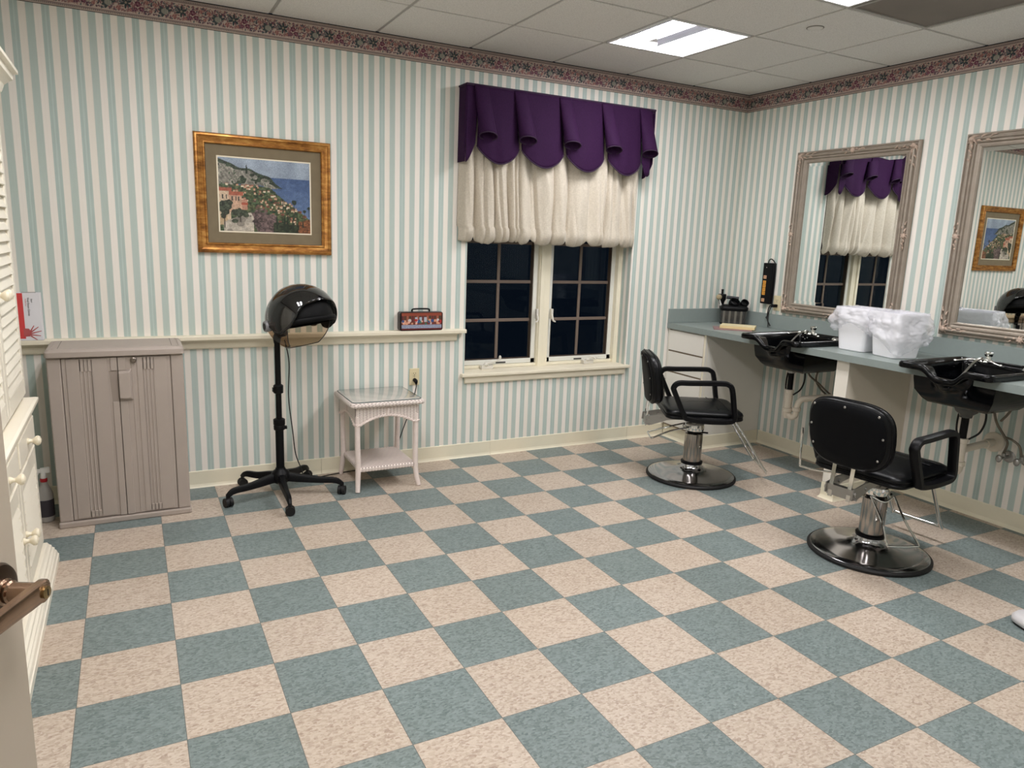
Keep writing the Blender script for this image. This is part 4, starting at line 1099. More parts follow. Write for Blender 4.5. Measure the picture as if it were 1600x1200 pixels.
# ------------------------------------------------------------------ shampoo basins
def basin(cx, cy, label, variant):
    t = thing('shampoo_basin', label, 'basin', (cx, cy, CT), 0, 'black shampoo basins')
    N = 160; hw = .248
    xb_, xf_ = .285, -.300          # back, front (local x)
    def outline(a, d):
        """rounded rectangle outline inset by d; a in 0..1, starts at back centre"""
        P = rrect(xf_+d, xb_-d, -hw+d, hw-d, max(.012, .035-d*.3), 8)
        # resample evenly
        Ls = [0.0]
        for i in range(len(P)): q = P[(i+1) % len(P)]; Ls.append(Ls[-1]+math.hypot(q[0]-P[i][0], q[1]-P[i][1]))
        s = (a % 1.0)*Ls[-1]; i = 0
        while Ls[i+1] < s: i += 1
        f = (s-Ls[i])/max(1e-9, Ls[i+1]-Ls[i]); p, q = P[i], P[(i+1) % len(P)]
        return p[0]+(q[0]-p[0])*f, p[1]+(q[1]-p[1])*f
    def dip(x, y, k=1.0):
        """neck rest: front edge dips and pushes out around y = 0"""
        fx = max(0, min(1, (-x-.135)/.12)); fx = fx*fx*(3-2*fx)
        g = math.exp(-(y/.088)**4)
        return -.060*g*fx*k
    def push(x, y):
        fx = max(0, min(1, (-x-.20)/.08)); g = math.exp(-(y/.105)**2); return .035*g*fx
    loops = []
    def ring(d, z, kd=1.0, kp=1.0, taper=None):
        L = []
        for i in range(N):
            x, y = outline(i/N, d); L.append((x+push(x, y)*kp, y, z+dip(x, y, kd)))
        return L
    H = .036
    loops.append(ring(.045, .001, 1, .9)); loops.append(ring(.006, .001)); loops.append(ring(0, .006)); loops.append(ring(0, H-.008)); loops.append(ring(.005, H-.001)); loops.append(ring(.014, H+.001)); loops.append(ring(.026, H-.002)); loops.append(ring(.034, H-.012, .95, .9))
    # basin interior
    def bowl(f, z, kd, xm=-.150, nx=0.0, ins=.040):   # f shrinks towards the drain; xm front limit, nx how far the neck channel reaches forward
        L = []
        for i in range(N):
            x, y = outline(i/N, ins); g = math.exp(-(y/.082)**2)
            lim = xm-nx*g; tx = .05
            fxn = max(0, (tx-x))/(tx-(xf_+.04)) if x < tx else 0
            x0 = max(x+push(x, y)*.5, lim) if nx else max(x, lim)
            L.append((tx+(x0-tx)*f, y*f, z+dip(x, y, kd)))
        return L
    loops.append(bowl(1.0, .018, 1.0, -.172, .095)); loops.append(bowl(.985, -.004, .8, -.170, .070)); loops.append(bowl(.95, -.050, .35, -.168, .03)); loops.append(bowl(.88, -.105, 0, -.168)); loops.append(bowl(.76, -.150, 0)); loops.append(bowl(.45, -.172, 0)); loops.append(bowl(.12, -.180, 0))
    b = MB(); b.loft(loops, False, True)
    o2 = []
    for f, z, kd, nx in ((1.0, .001, 1.0, .108), (.998, -.028, .95, .065), (.985, -.062, .4, .025), (.95, -.120, .0, .0), (.82, -.165, 0, 0), (.72, -.186, 0, 0), (.30, -.192, 0, 0), (.10, -.196, 0, 0)):
        o2.append(bowl(f, z, kd, -.185, nx, .030))
    b.loft(o2, False, True)
    b.build('bowl', m_sink, t, True, sharp=0)
    # faucet
    f = MB(); fx, fy = .150, .035
    f.lathe([(.030, .0), (.030, .012), (.024, .016), (.018, .022), (.016, .040), (.021, .046), (.023, .052), (.022, .060), (.017, .064), (.001, .065)], 24, Matrix.Translation((fx+.02, fy, H-.006)))
    fo = f.build('faucet_body', m_chrome, t)
    f = MB()
    f.ball((fx-.03, fy-.005, H+.008), .026, .034, .016)
    f.tube([(fx-.03, fy+.02, H+.012), (fx-.055, fy+.060, H+.012), (fx-.075, fy+.115, H-.002)], [.008, .0065, .0055], 10, smooth=4)
    f.tube([(fx-.03, fy-.02, H+.012), (fx-.05, fy-.060, H+.012), (fx-.06, fy-.105, H+.004)], [.008, .0065, .0055], 10, smooth=4)
    f.ball((fx-.077, fy+.12, H-.003), .009); f.ball((fx-.061, fy-.11, H+.003), .009)
    f.build('faucet_levers', m_chrome, t)
    f = MB(); f.tube([(fx-.03, fy, H+.02), (fx-.07, fy-.01, H+.028), (fx-.13, fy-.012, H+.01), (fx-.20, fy-.01, H-.045), (fx-.26, fy-.0, H-.10)], [.009, .008, .007, .0065, .006], 10, smooth=5)
    f.build('spray_hose', mat('hose_steel', srgb(150, 148, 142), .25, metal=1), t)
    f = MB(); f.lathe([(.026, 0), (.026, .006), (.022, .014), (.012, .018), (.001, .018)], 24, Matrix.Translation((.10, -.205, H-.004))); f.build('vacuum_cap', m_chrome, t)
    f = MB(); f.cyl((.262, .12, .02), (.262, .12, .0285+H*0), .001, 6)
    f = MB()
    for q in range(3): f.ball((.236, .135+q*.018, .000-(q % 2)*.010), .0045, n=8, m=6)
    f.build('basin_screw', m_zinc, t)
    return t
basin(S1[0], S1[1], 'black shampoo basin nearest the corner drawer unit, chair with its arms in front', 0)
basin(S2[0], S2[1], 'black shampoo basin cut by the right edge of the photo, beyond the wastebaskets', 1)

HOSES = {1: {'hoses': [[(-0.14, -2.2432, 0.7273), (-0.12, -2.2491, 0.6643), (-0.1, -2.2617, 0.6024), (-0.08, -2.3033, 0.5328), (-0.07, -2.3178, 0.4946), (-0.06, -2.3011, 0.4363)], [(-0.14, -2.3706, 0.812), (-0.13, -2.3555, 0.751), (-0.12, -2.3221, 0.6775), (-0.11, -2.2846, 0.6237)], [(-0.078, -2.3023, 0.5324), (-0.08, -2.3454, 0.5253), (-0.07, -2.3814, 0.4971), (-0.06, -2.3953, 0.4408)]], 'valves': [(-0.06, -2.3034, 0.4219), (-0.06, -2.3976, 0.4267)]}, 0: {'hoses': [[(-0.16, -1.1048, 0.7832), (-0.15, -1.0742, 0.7141), (-0.14, -1.0499, 0.6358), (-0.12, -1.0688, 0.5783), (-0.1, -1.1245, 0.5283), (-0.06, -1.1749, 0.4718)], [(-0.2, -1.0203, 0.698), (-0.18, -1.0318, 0.6531), (-0.15, -1.0897, 0.6072), (-0.12, -1.1363, 0.5596), (-0.06, -1.2028, 0.4963)]], 'valves': [(-0.06, -1.1775, 0.454), (-0.06, -1.2269, 0.4742)]}}
def plumbing(cx, cy, variant, label):
    """drain, trap and supply hoses under one basin"""
    t = thing('drain_pipe', label, 'plumbing', (cx, cy, 0), 0, 'plumbing under the basins')
    z0 = CT-.197
    b = MB()
    if variant == 0:
        b.lathe([(.050, z0), (.052, z0-.004), (.052, z0-.010), (.030, z0-.014), (.026, z0-.030), (.026, z0-.044), (.020, z0-.046)], 26)
    else:
        b.lathe([(.066, z0), (.070, z0-.004), (.068, z0-.018), (.056, z0-.045), (.034, z0-.062), (.030, z0-.078), (.022, z0-.080)], 26)
    b.build('strainer_cup', m_zinc if variant == 0 else mat('smoked_cup', srgb(84, 84, 82), .2), t)
    zt = z0-.044 if variant == 0 else z0-.078
    b = MB(); b.cyl((0, 0, zt), (0, 0, zt-.14), .0195, 18); b.build('tailpiece', m_black, t)
    zz = zt-.13
    b = MB(); b.lathe([(.022, zz+.012), (.030, zz+.010), (.031, zz-.012), (.027, zz-.016), (.026, zz-.12), (.033, zz-.122), (.034, zz-.146), (.028, zz-.150), (.026, zz-.175), (.016, zz-.195), (.001, zz-.197)], 24)
    b.build('trap_body', m_pvc, t)
    b = MB()
    if variant == 0:
        b.tube([(0, -.005, zz-.160), (.004, -.035, zz-.182), (.010, -.064, zz-.160), (.014, -.068, zz-.100), (.035, -.078, zz-.050), (.095, -.110, zz-.036), (.235, -.165, zz-.025), (-cx-.002, -.235, zz-.02)], .021, 16, smooth=5)
        b.lathe([(.027, zz-.105), (.029, zz-.107), (.029, zz-.130), (.027, zz-.132)], 20, Matrix.Translation((.0125, -.067, .0)))
    else:
        b.tube([(.0, 0, zz-.05), (.05, .0, zz-.055), (.16, .003, zz-.050), (-cx-.002, .005, zz-.045)], .021, 16, smooth=5)
        b.cyl((-cx-.09, .004, zz-.048), (-cx-.05, .004, zz-.046), .027, 20)
    b.build('trap_arm', m_pvc, t)
    yy = -.235 if variant == 0 else .005
    b = MB(); b.lathe([(.058, 0), (.058, .004), (.046, .012), (.022, .012)], 28, Matrix.Translation((-cx-.0015, yy, zz-.03 if variant == 0 else zz-.045)) @ Matrix.Rotation(R(-90), 4, 'Y')); b.build('escutcheon', m_pvc, t)
    # grey drain hose loop around the tailpiece
    b = MB(); b.tube([(.03, .045, z0-.01), (.02, .052, z0-.08), (.01, .045, z0-.16), (.0, .020, z0-.19)], .0055, 8, smooth=6)
    b.tube([(.04, -.075, z0+.01), (.035, -.088, z0-.08), (.02, -.075, z0-.15), (.0, -.035, z0-.195)], .0055, 8, smooth=6)
    if variant == 0: b.tube([(.04, -.05, z0+.008), (.10, -.10, z0+.006), (.16, -.17, z0+.05), (.20, -.24, z0+.11), (.22, -.27, z0+.15)], .009, 8, smooth=6)
    b.build('vacuum_hose', m_rubber, t)
    # braided supply hoses to the wall stops
    m_h = mat('braided_hose', srgb(120, 112, 100), .4, metal=.6)
    W_ = HOSES[variant]
    for pts in W_['hoses']:
        b = MB(); b.tube([(x-cx, y-cy, z) for x, y, z in pts], .0068, 8, smooth=6); b.build('supply_hose', m_h, t)
    for (x, y, z) in W_['valves']:
        b = MB(); b.cyl((x-cx, y-cy, z-.022), (x-cx, y-cy, z+.014), .011, 12); b.cyl((x-cx-.045, y-cy, z-.012), (-cx-.003, y-cy, z-.012), .0105, 12); b.ball((x-cx-.045, y-cy, z-.012), .010, .017, .022)
        b.build('stop_valve', m_zinc, t)
        b = MB(); b.lathe([(.034, 0), (.034, .003), (.025, .008), (.010, .008)], 24, Matrix.Translation((-cx-.0015, y-cy, z-.012)) @ Matrix.Rotation(R(-90), 4, 'Y')); b.build('wall_flange', m_zinc, t)
plumbing(-.335, -1.000, 0, 'white trap and black tailpiece under the basin by the corner drawer unit')
plumbing(-.330, -2.215, 1, 'white trap and smoked drain cup under the basin at the right edge')

# ------------------------------------------------------------------ mirrors
def mirror(y1, label, variant):
    """y1: edge nearest the corner"""
    W, H = .950, 1.168; z0 = 1.052
    t = thing('wall_mirror', label, 'mirror', (0, y1-W/2, z0+H/2), R(-90), 'ornate framed wall mirrors')   # local x -> -y world, local -y -> -x (room)
    k = NT('antique_silver_frame'); f = k.noise(16, 2, None, .5)
    k.l(k.ramp(f, [(.3, srgb(150, 139, 126)), (.55, srgb(156, 145, 132)), (.75, srgb(162, 151, 138))]), k.b.inputs['Base Color'])
    k.b.inputs['Metallic'].default_value = .25; k.b.inputs['Roughness'].default_value = .45
    w, h = W/2, H/2
    prof = [(0, -.001), (0, -.020), (.006, -.028), (.012, -.030), (.016, -.022), (.021, -.022), (.028, -.037), (.036, -.040), (.042, -.036), (.046, -.025), (.051, -.025), (.054, -.032), (.060, -.031), (.064, -.019), (.070, -.016), (.079, -.015), (.083, -.022), (.090, -.020), (.093, -.012), (.095, -.008)]
    b = MB(); b.loft([[(-w+d, y, -h+d*.86), (w-d, y, -h+d*.86), (w-d, y, h-d*.86), (-w+d, y, h-d*.86)] for d, y in prof], False, False); b.build('frame', k.m, t, True, sharp=22)
    # relief ornaments: corners and mid-sides
    om = mat('ornament_rosegold', srgb(186, 164, 148), .45, metal=.2, var=.22, vscale=60)
    def leafy(mb, cx, cz, ang, L, w_):
        d = Vector((math.cos(ang), 0, math.sin(ang))); n_ = Vector((-d.z, 0, d.x)); pts = []
        for q in range(6):
            s = q/5.; pts.append(Vector((cx, -.036, cz))+d*L*s+n_*math.sin(s*3.0)*L*.18+Vector((0, .010*s, 0)))
        mb.tube([p+Vector((0, -.004, 0)) for p in pts], [w_*.7, w_*1.25, w_*1.2, w_*.9, w_*.6, w_*.2], 7, smooth=2)
    for sx in (-1, 1):
        for sz in (-1, 1):
            b = MB(); cx, cz = sx*(w-.036), sz*(h-.034)
            b.ball((cx, -.040, cz), .016, .010, .016, 12, 8)
            for q in range(7):
                leafy(b, cx+sx*.004, cz, math.atan2(-sz, -sx)+R(-95+q*31.6), .030+.018*(q % 2), .0055)
            for q in range(4):
                leafy(b, cx-sx*(.030+.026*q), cz+sz*.008*(1 if q % 2 else -1), (0 if sx < 0 else math.pi)+R(20 if q % 2 else -20), .032, .0045)
                leafy(b, cx+sx*.008*(1 if q % 2 else -1), cz-sz*(.030+.026*q), R(90 if sz < 0 else -90)+R(20 if q % 2 else -20), .032, .0045)
            b.build('corner_ornament', om, t, True, sharp=0)
    for ax_, s in (('x', -1), ('x', 1), ('z', -1), ('z', 1)):
        b = MB()
        cx, cz = (s*(w-.026), 0) if ax_ == 'x' else (0, s*(h-.024))
        b.ball((cx, -.036, cz), .012, .008, .012, 12, 8)
        for q in range(8): leafy(b, cx, cz, R(q*45+10), .026, .005)
        for dd in (-1, 1):
            for q in range(3):
                if ax_ == 'x': leafy(b, cx+.006*(-1)**q, cz+dd*(.022+.022*q), R(90*dd+(18 if q % 2 else -18)), .028, .0045)
                else: leafy(b, cx+dd*(.022+.022*q), cz+.006*(-1)**q, R((0 if dd > 0 else 180)+(18 if q % 2 else -18)), .028, .0045)
        b.build('side_ornament', om, t, True, sharp=0)
    gm = mat('mirror_silver', (.84, .87, .86, 1), .0, metal=1)
    b = MB(); iw, ih = w-.094, h-.081; bv = .024
    o_ = [(-iw, -.0068, -ih), (iw, -.0068, -ih), (iw, -.0068, ih), (-iw, -.0068, ih)]; i_ = [(-iw+bv, -.0078, -ih+bv), (iw-bv, -.0078, -ih+bv), (iw-bv, -.0078, ih-bv), (-iw+bv, -.0078, ih-bv)]
    bk = [(p[0], -.002, p[2]) for p in o_]
    b.loft([bk, o_, i_], True, True); b.build('glass', gm, t, False)
mirror(-.563, 'ornate silver framed mirror reflecting the purple valance and window', 0)
mirror(-1.795, 'ornate silver framed mirror at the right edge reflecting the gold framed picture', 1)

# ------------------------------------------------------------------ power strip, cord
t = thing('power_strip', 'black and yellow power strip mounted upright on the wall beside the first mirror', 'power strip', (0, -.412, 1.262), R(-90))
b = MB(); b.box(-.047, .047, -.042, -.001, -.156, .156); b.build('strip_body', m_black, t, False, .005, 2)
ye = mat('yellow_outlet', srgb(226, 160, 62), .5); ye2 = mat('pale_outlet', srgb(214, 168, 132), .5)
for q, z in enumerate((.048, .008, -.020, -.048, -.076, -.128)):
    b = MB(); b.box(-.032, -.004, -.0445, -.0415, z-.0125, z+.0125); o = b.build('socket', ye2 if q in (0, 5) else ye, t, False)
    s = MB(); s.box(-.024, -.021, -.0450, -.0444, z-.006, z+.005); s.box(-.014, -.011, -.0450, -.0444, z-.006, z+.005); s.ball((-.0178, -.0445, z+.007), .002, .001, .002, 8, 4); s.build('slots', mat('socket_brown', srgb(120, 62, 30), .6), o, False)
b = MB(); b.ball((-.012, -.042, .122), .0035, .003, .0035, 10, 6); b.build('indicator', mat('indicator_pale', srgb(190, 170, 170), .3), t)
PSI = (Matrix.Translation((0, -.412, 1.262)) @ Matrix.Rotation(R(-90), 4, 'Z')).inverted()
b = MB(); b.tube([(-.028, -.400, 1.415), (-.034, -.412, 1.440), (-.034, -.432, 1.448), (-.020, -.448, 1.430), (-.012, -.4605, 1.39), (-.012, -.4635, 1.25), (-.016, -.4630, 1.11), (-.026, -.455, 1.05), (-.034, -.455, 1.00), (-.038, -.468, .955), (-.045, -.474, .932)], .0042, 8, smooth=6)
b.tube([(-.045, -.499, 1.098), (-.050, -.480, 1.096), (-.044, -.462, 1.07), (-.036, -.450, 1.02), (-.040, -.462, .98), (-.05, -.50, .945)], .0042, 8, smooth=6)
b.tube([(-.030, -.448, 1.012), (-.040, -.444, 1.002), (-.034, -.458, .992)], .006, 8, smooth=3)
b.v = [tuple(PSI @ Vector(p)) for p in b.v]; cab = b.build('power_cord', m_cord, t)
b = MB(); b.box(-.052, -.010, -.518, -.492, 1.086, 1.110); b.v = [tuple(PSI @ Vector(p)) for p in b.v]; b.build('plug', m_black, cab, False, .004, 2)

# ------------------------------------------------------------------ things on the counter
# tool holder: clear ribbed tub with black top and dryer / brushes in it
t = thing('tool_holder', 'black and smoked tool holder full of styling tools in the counter corner', 'tool holder', (-.125, -.178, CT+.0005), R(-38)); t.scale = (1.06, 1.06, 1.06)
b = MB()
def tl(d, z): return [(p[0], p[1], z) for p in rrect(-.098+d, .098-d, -.070+d, .070-d, .03, 6)]
b.loft([tl(.012, 0), tl(.008, .006), tl(.004, .105)], True, False)
k = NT('smoked_tub'); k.b.inputs['Base Color'].default_value = srgb(92, 90, 86); k.b.inputs['Roughness'].default_value = .15; k.b.inputs['Alpha'].default_value = .82
xyz = k.n('ShaderNodeSeparateXYZ'); k.l(k.obj(), xyz.inputs[0]); k.l(k.ramp(k.math('SINE', k.math('MULTIPLY', xyz.outputs[0], 150)), [(0, srgb(70, 68, 66)), (.8, srgb(120, 116, 108))]), k.b.inputs['Base Color'])
b.build('tub', k.m, t, True, sharp=30)
b = MB(); b.loft([tl(.006, .100), tl(-.002, .108), tl(-.004, .128), tl(.01, .142), tl(.03, .146)]); b.build('tray', m_black, t, True, sharp=0)
b = MB(); b.loft([tl(.006, -.0), tl(.006, .010), tl(.01, .012)], True, True); b.build('foot_ring', m_dark, t)
for cx_, cy_, r_, tilt in ((-.005, -.018, .040, 35), (.068, -.010, .030, 50)):
    M = Matrix.Translation((cx_, cy_, .150)) @ Matrix.Rotation(R(tilt), 4, 'X') @ Matrix.Rotation(R(15), 4, 'Y')
    b = MB(); b.lathe([(r_*.7, -.03), (r_, 0), (r_, .030), (r_*.86, .034), (r_*.8, .030), (r_*.75, -.01)], 26, M, cap=False); b.build('holder_ring', m_black, t)
    b = MB(); b.lathe([(.001, .0), (r_*.8, .0)], 20, M @ Matrix.Translation((0, 0, .004)), cap=False); b.build('ring_floor', m_dark, t)
t2 = thing('hair_dryer', 'black hand hair dryer stored in the tool holder', 'hair dryer', (-.140, -.133, CT+.152), R(-38))
b = MB(); b.lathe([(.018, 0), (.022, .02), (.032, .04), (.033, .075), (.030, .082), (.001, .083)], 22, Matrix.Translation((-.055, 0, 0))); b.cyl((-.055, 0, .08), (-.055, 0, .112), .009, 12); b.ball((-.055, 0, .115), .011, .011, .006)
b.build('dryer_body', m_black, t2)
b = MB(); b.cyl((-.02, 0, .058), (.075, -.01, .052), .013, 16); b.build('nozzle', mat('dark_gloss_grey', srgb(52, 52, 58), .2), t2)
t3 = thing('makeup_brush', 'round tan brush with a white handle sticking out of the tool holder', 'brush', (-.210, -.110, CT+.140), 0)
b = MB(); b.tube([(.015, 0, 0), (-.008, 0, .05)], [.008, .005], 10); b.build('brush_handle', mat('white_plastic', srgb(232, 230, 226), .4), t3)
b = MB(); b.ball((-.016, 0, .070), .024, .022, .022); b.build('bristles', mat('tan_bristle', srgb(166, 152, 122), .9, bump=.6, bscale=200), t3)

# papers and booklet
t = thing('magazine', 'reddish magazine lying under the yellowed booklet on the counter', 'magazine', (-.395, -.475, CT+.0005), R(-40))
b = MB(); b.box(-.150, .120, -.105, .095, 0, .006); b.build('cover', mat('mauve_cover', srgb(150, 116, 116), .4, var=.25, vscale=10), t, False)
t = thing('booklet', 'yellowed paper booklet lying on the magazine near the tool holder', 'booklet', (-.350, -.470, CT+.0075), R(-50))
b = MB(); b.box(-.125, .125, -.085, .085, 0, .020)
k = NT('page_edges'); xyz = k.n('ShaderNodeSeparateXYZ'); k.l(k.obj(), xyz.inputs[0]); k.l(k.ramp(k.math('FRACT', k.math('MULTIPLY', xyz.outputs[2], 260)), [(0, srgb(184, 160, 110)), (.5, srgb(230, 212, 160))]), k.b.inputs['Base Color'])
b.build('pages', k.m, t, False, .001, 1)
b = MB(); b.box(-.125, .125, -.085, .085, .0203, .0215); b.build('cover', mat('cream_cover', srgb(226, 214, 174), .5, var=.08, vscale=14), t, False)

# wastebaskets with clear liners
def wastebasket(cx, cy, rz, label, seed):
    t = thing('wastebasket', label, 'wastebasket', (cx, cy, CT+.0005), rz, 'white lined wastebaskets on the counter')
    H = .262; mw = mat('white_bin', srgb(236, 236, 240), .32)
    def lp(d, z, e=0):
        f = z/H; ax, ay = .088+.022*f, .090+.026*f
        return [(p[0], p[1], z) for p in rrect(-ax+d, ax-d, -ay+d, ay-d, .026, 6)]
    b = MB(); b.loft([lp(.004, 0), lp(0, .005), lp(0, H-.03), lp(-.004, H-.028), lp(-.006, H-.004), lp(-.003, H), lp(.003, H), lp(.004, H-.03), lp(.006, .01)], True, True)
    b.build('bin', mw, t, True, sharp=35)
    # liner draped over the rim, wrinkled, irregular hem
    P = lp(0, H); n = 120
    Ls = [0]
    for i in range(len(P)): q = P[(i+1) % len(P)]; Ls.append(Ls[-1]+math.hypot(q[0]-P[i][0], q[1]-P[i][1]))
    def at(a):
        s = (a % 1)*Ls[-1]; i = 0
        while Ls[i+1] < s: i += 1
        f = (s-Ls[i])/max(1e-9, Ls[i+1]-Ls[i]); p, q = P[i], P[(i+1) % len(P)]; return Vector((p[0]+(q[0]-p[0])*f, p[1]+(q[1]-p[1])*f, 0))
    def fn(u, v):
        p = at(u); d = p.normalized(); a = math.atan2(p.y, p.x)
        drop = .172+.055*math.sin(a*1.0+seed*1.7)+.025*math.sin(a*3+seed)
        if v < .12:   # inside the rim
            q = v/.12; return Vector((p.x*.93, p.y*.93, H-.06+.066*q)) + Vector((0, 0, .003*math.sin(u*90)))
        q = (v-.12)/.88; z = H+.008-drop*q
        out = .008+.022*math.sin(q*2.9)+.006*q
        sh = 1-.10*q*(drop/.2)
        w = noise.noise(Vector((p.x*11+seed, p.y*11, z*13)))*.022+abs(noise.noise(Vector((p.x*20+z*12, p.y*20-z*9, seed*3))))*.020+noise.noise(Vector((p.x*60, p.y*60, z*70)))*.005
        w *= min(1, q*4)
        return Vector((p.x*sh, p.y*sh, z))+d*(out+w*1.2)
    b = MB(); b.grid(fn, n, 46, cu=True)
    g = NT('clear_liner'); tr = g.n('ShaderNodeBsdfTransparent'); pb = g.b; pb.inputs['Base Color'].default_value = srgb(240, 240, 246); pb.inputs['Roughness'].default_value = .18; pb.inputs['Specular IOR Level'].default_value = .8
    mx = g.n('ShaderNodeMixShader'); mx.inputs[0].default_value = .42; g.bump(g.noise(38, 4, None, .7), .6, .01); g.l(tr.outputs[0], mx.inputs[1]); g.l(pb.outputs[0], mx.inputs[2]); g.l(mx.outputs[0], g.o.inputs[0])
    b.build('liner', g.m, t, True, sharp=60)
wastebasket(-.375, -1.530, R(0), 'white wastebasket with a clear liner, nearer the first mirror', 1)
wastebasket(-.395, -1.785, R(-12), 'white wastebasket with a clear liner, nearer the basin at the right edge', 2)

# ------------------------------------------------------------------ salon chairs
def salon_chair(loc, rz, label):
    t = thing('salon_chair', label, 'salon chair', loc, rz, 'black hydraulic salon chairs')
    b = MB(); b.lathe([(.288, 0), (.296, .004), (.296, .014), (.288, .022), (.278, .023)], 64); b.build('rubber_rim', m_rubber, t)
    b = MB(); b.lathe([(.283, .004), (.283, .0225), (.277, .026), (.24, .031), (.17, .040), (.11, .053), (.082, .064), (.070, .078), (.066, .098)], 64); b.build('base_plate', m_steel, t)
    b = MB(); b.lathe([(.064, .092), (.071, .094), (.072, .108), (.066, .112), (.060, .113)], 40); b.build('base_collar', m_black, t)
    b = MB(); b.lathe([(.059, .105), (.0595, .300), (.056, .304), (.05, .305)], 40); b.build('column', m_chrome2, t)
    b = MB(); b.lathe([(.045, .300), (.045, .322)], 30); b.cyl((-.02, .0, .312), (.085, -.035, .312), .006, 8); b.build('lock_ring', m_black, t)
    b = MB(); b.lathe([(.05, .320), (.062, .322), (.0635, .326), (.0635, .362), (.058, .368), (.030, .370)], 40); b.build('column_cap', m_chrome, t)
    b = MB(); b.cyl((0, 0, .368), (0, 0, .435), .015, 14); b.cyl((0, 0, .36), (0, 0, .382), .020, 14); b.build('piston', m_zinc, t)
    # foot pump lever: closed chrome wire stirrup behind the column
    b = MB(); b.tube([(-.055, .062, .325), (-.150, .052, .230), (-.225, .062, .145), (-.235, .040, .135), (-.235, -.080, .135), (-.225, -.100, .145), (-.150, -.068, .235), (-.055, -.062, .325)], .0055, 8, smooth=4)
    b.tube([(-.055, .062, .325), (-.075, .0, .300), (-.055, -.062, .325)], .005, 8, smooth=4)
    b.build('pump_lever', m_chrome, t)
    # seat
    b = MB(); N = 44
    def sl(d, z, bulge=0, tilt=0):
        P = rrect(-.232+d, .262-d, -.236+d, .236-d, .060, 10)
        return [(p[0], p[1], z+tilt*p[0]+bulge*(1-(p[1]/.25)**2)*(1-((p[0]-.0)/.30)**2)) for p in P]
    b.loft([sl(.030, .436), sl(.006, .440), sl(.0, .447), sl(.002, .457), sl(.010, .463), sl(.004, .467), sl(0, .475), sl(.006, .488), sl(.022, .498, .004), sl(.055, .503, .008), sl(.11, .505, .010), sl(.18, .505, .012)])
    o = b.build('seat', m_vinyl, t, True, sharp=0)
    w_ = MB(); w_.tube([(p[0], p[1], .463) for p in rrect(-.226, .256, -.230, .230, .055, 8)], .0045, 6, closed=True); w_.build('seat_piping', m_black, o)
    for xx in (.10, .165):
        s_ = MB(); s_.tube([(xx, -.19+.38*q/12., .5045+.010*(1-((-.19+.38*q/12.)/.25)**2)*(1-(xx/.3)**2)) for q in range(13)], .0022, 5)
        s_.build('seat_stitching', m_black, o)
    b = MB(); b.box(-.12, .16, -.10, .10, .420, .438); b.box(.10, .24, -.16, .16, .427, .4365); b.build('seat_plate', m_zinc, t, False, .002, 1)
    for s in (-1, 1):
        b = MB()
        b.prism([(-.345, .366), (-.300, .360), (-.20, .395), (-.06, .415), (-.06, .434), (-.24, .434), (-.34, .415)], 'y', s*.070-.003, s*.070+.003)
        b.cyl((-.322, s*.082, .388), (-.322, s*.058, .388), .012, 12); b.cyl((-.315, s*.080, .364), (-.315, s*.058, .364), .006, 10); b.cyl((-.235, s*.080, .405), (-.235, s*.058, .405), .009, 10)
        b.build('recline_bracket', m_zinc, t, False)
    b = MB(); b.box(-.335, -.305, -.067, .067, .358, .410); b.build('recline_bar', m_zinc, t, False)
    for s in (-1, 1):
        b = MB(); b.add([(-.338, s*.048-.010, .350), (-.338, s*.048+.010, .350), (-.316, s*.048+.010, .58), (-.316, s*.048-.010, .58), (-.332, s*.048-.010, .350), (-.332, s*.048+.010, .350), (-.310, s*.048+.010, .58), (-.310, s*.048-.010, .58)],
                        [(0, 1, 2, 3), (4, 7, 6, 5), (0, 4, 5, 1), (1, 5, 6, 2), (2, 6, 7, 3), (3, 7, 4, 0)]); b.build('back_support', m_chrome, t, False)
    # backrest: outline in (y, z), curved around the sitter
    def outline(k, f=1.0):
        a = 2*math.pi*k; c, s = math.cos(a), math.sin(a); e = .57
        y = .210*math.copysign(abs(c)**e, c); z = .166*math.copysign(abs(s)**e, s)
        y *= 1-.10*max(0, -z/.168)**1.5; return y*f, z*f
    def bp(y, z, dx):
        """bend: sides come forward; lean back with height"""
        x = -.352+dx+.48*y*y-.15*z
        return Vector((x, y, .672+z))
    N = 72; L = []
    for f, dx in ((.0, -.004), (.60, -.004), (.93, -.003), (.975, .004), (1.0, .014), (1.0, .040), (.985, .056), (.93, .070), (.80, .078), (.55, .084), (.02, .088)):
        ring = []
        for q in range(N):
            y, z = outline(q/N, max(f, .001)); ring.append(bp(y, z, dx))
        L.append(ring)
    b = MB(); b.loft(L); bk = b.build('backrest', m_vinyl, t, True, sharp=0)
    for dd, ff, rr in ((.016, 1.0, .0045), (.046, .995, .0038)):
        b = MB(); b.tube([bp(*outline(q/N, ff), dd) for q in range(N)], rr, 6, closed=True); b.build('back_piping', m_black, bk)
    b = MB(); L = []
    for f, dx in ((.001, -.0075), (.60, -.0078), (.915, -.0075), (.93, -.003)):
        L.append([bp(*outline(q/N, f), dx) for q in range(N)])
    b.loft(L); sh = b.build('back_panel', mat('black_panel', srgb(8, 9, 13), .55, spec=.14), t, True, sharp=0)
    for (y, z) in ((.175, .132), (0, .148), (-.17, .132), (.192, .02), (-.192, .02), (.178, -.085), (-.172, -.098)):
        b = MB(); p = bp(y*.95, z*.92, -.009); b.ball(p, .003, .0062, .0062, 12, 6); b.build('panel_screw', m_zinc, sh)
    # armrests
    sec = [(1, .6), (.7, 1), (-.7, 1), (-1, .6), (-1, -.6), (-.7, -1), (.7, -1), (1, -.6)]
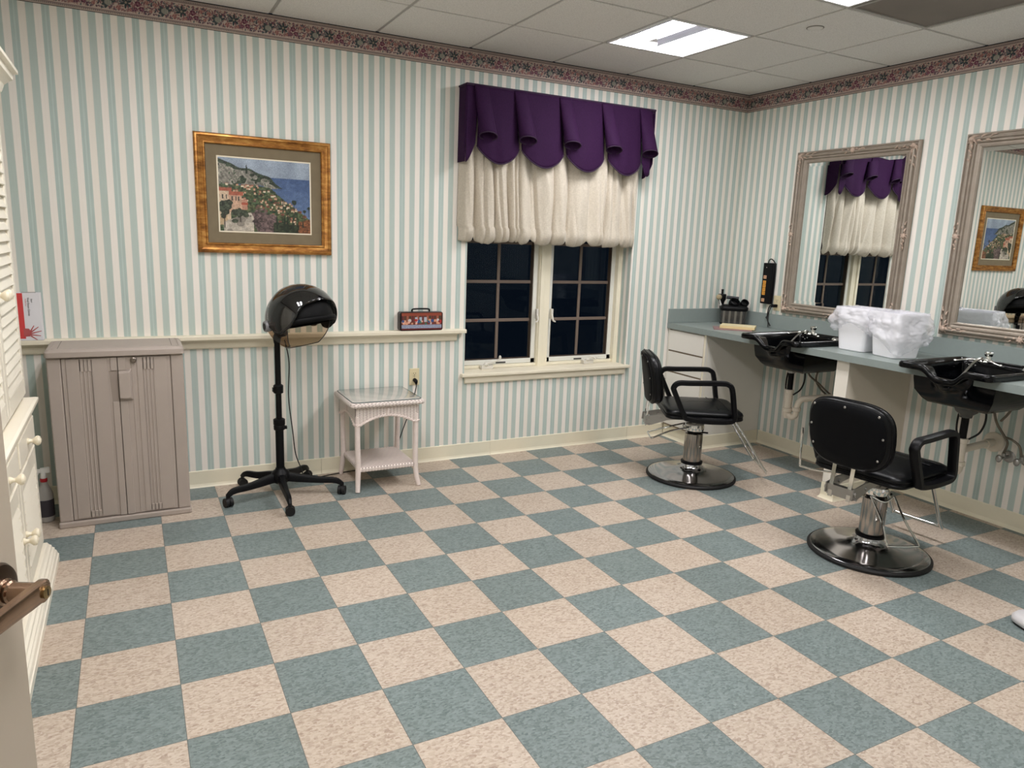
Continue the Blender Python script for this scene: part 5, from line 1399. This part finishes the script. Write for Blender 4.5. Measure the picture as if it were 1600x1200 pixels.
    for s in (-1, 1):
        ctrl = [(-.105, .455), (-.130, .480), (-.200, .625), (-.206, .655), (-.178, .681), (-.10, .684), (.085, .690), (.130, .683), (.155, .654), (.178, .53), (.186, .480), (.170, .452), (.10, .444), (0, .444)]
        P = [(x, s*.258, z) for x, z in ctrl]
        b = MB(); b.tube(P, .0155, sec=[(a*1.0, b_*1.35) for a, b_ in sec], closed=True, smooth=4)
        b.build('armrest', m_black, t, True, sharp=40)
        b = MB(); b.box(-.05, .12, s*.234-.02, s*.234+.02, .444, .454); b.build('arm_bracket', m_black, t, False)
    # footrest: chrome U
    b = MB(); b.tube([(.19, .140, .430), (.245, .138, .400), (.435, .130, .118), (.455, .118, .098), (.455, -.118, .098), (.435, -.130, .118), (.245, -.138, .400), (.19, -.140, .430)], .0095, 12, smooth=4)
    b.build('footrest', m_chrome, t)
    # side bar: bent chrome rod out to the left and up
    b = MB(); b.tube([(-.14, .10, .415), (-.15, .24, .395), (-.155, .330, .392), (-.157, .345, .410), (-.16, .350, .60)], .0055, 8, smooth=3)
    b.build('recline_lever', m_chrome, t)
    return t
ch1 = salon_chair((-1.115, -.930, 0), R(-30), 'black salon chair facing the first basin, seen from its side near the corner')
for c in ch1.children:
    if c.name.startswith('pump_lever'):
        a_ = R(30); c.rotation_euler = (0, a_, 0); c.location = (-.325*math.sin(a_), 0, .325*(1-math.cos(a_)))
ch2 = copy_tree(ch1); ch2.location = (-1.085, -2.262, 0); ch2.rotation_euler = (0, 0, R(6))
for c in ch2.children:
    if c.name.startswith('pump_lever'): c.rotation_euler = (0, 0, R(62)); c.location = (0, 0, 0)
ch2['label'] = 'black salon chair seen from behind, in front of the basin at the right edge'

# ------------------------------------------------------------------ grey-white appliance corner on the floor, cut by the frame
t = thing('floor_scale', 'rounded grey-white appliance on the floor cut off by the right edge', 'appliance', (-1.045, -3.185, 0), R(-20))
b = MB()
def al(d, z): return [(p[0], p[1], z) for p in rrect(-.17+d, .17-d, -.17+d, .17-d, .06, 8)]
b.loft([al(.012, .004), al(.0, .012), al(.0, .030), al(.010, .045), al(.03, .052)]); b.build('housing', mat('grey_white_plastic', srgb(206, 204, 206), .35), t, True, sharp=0)
b = MB(); b.loft([al(.006, 0), al(.006, .0065)]); b.build('rubber_foot', m_rubber, t)
b = MB(); b.loft([al(.035, .0525), al(.037, .054)]); b.build('top_pad', mat('pale_pad', srgb(220, 218, 218), .5), t)
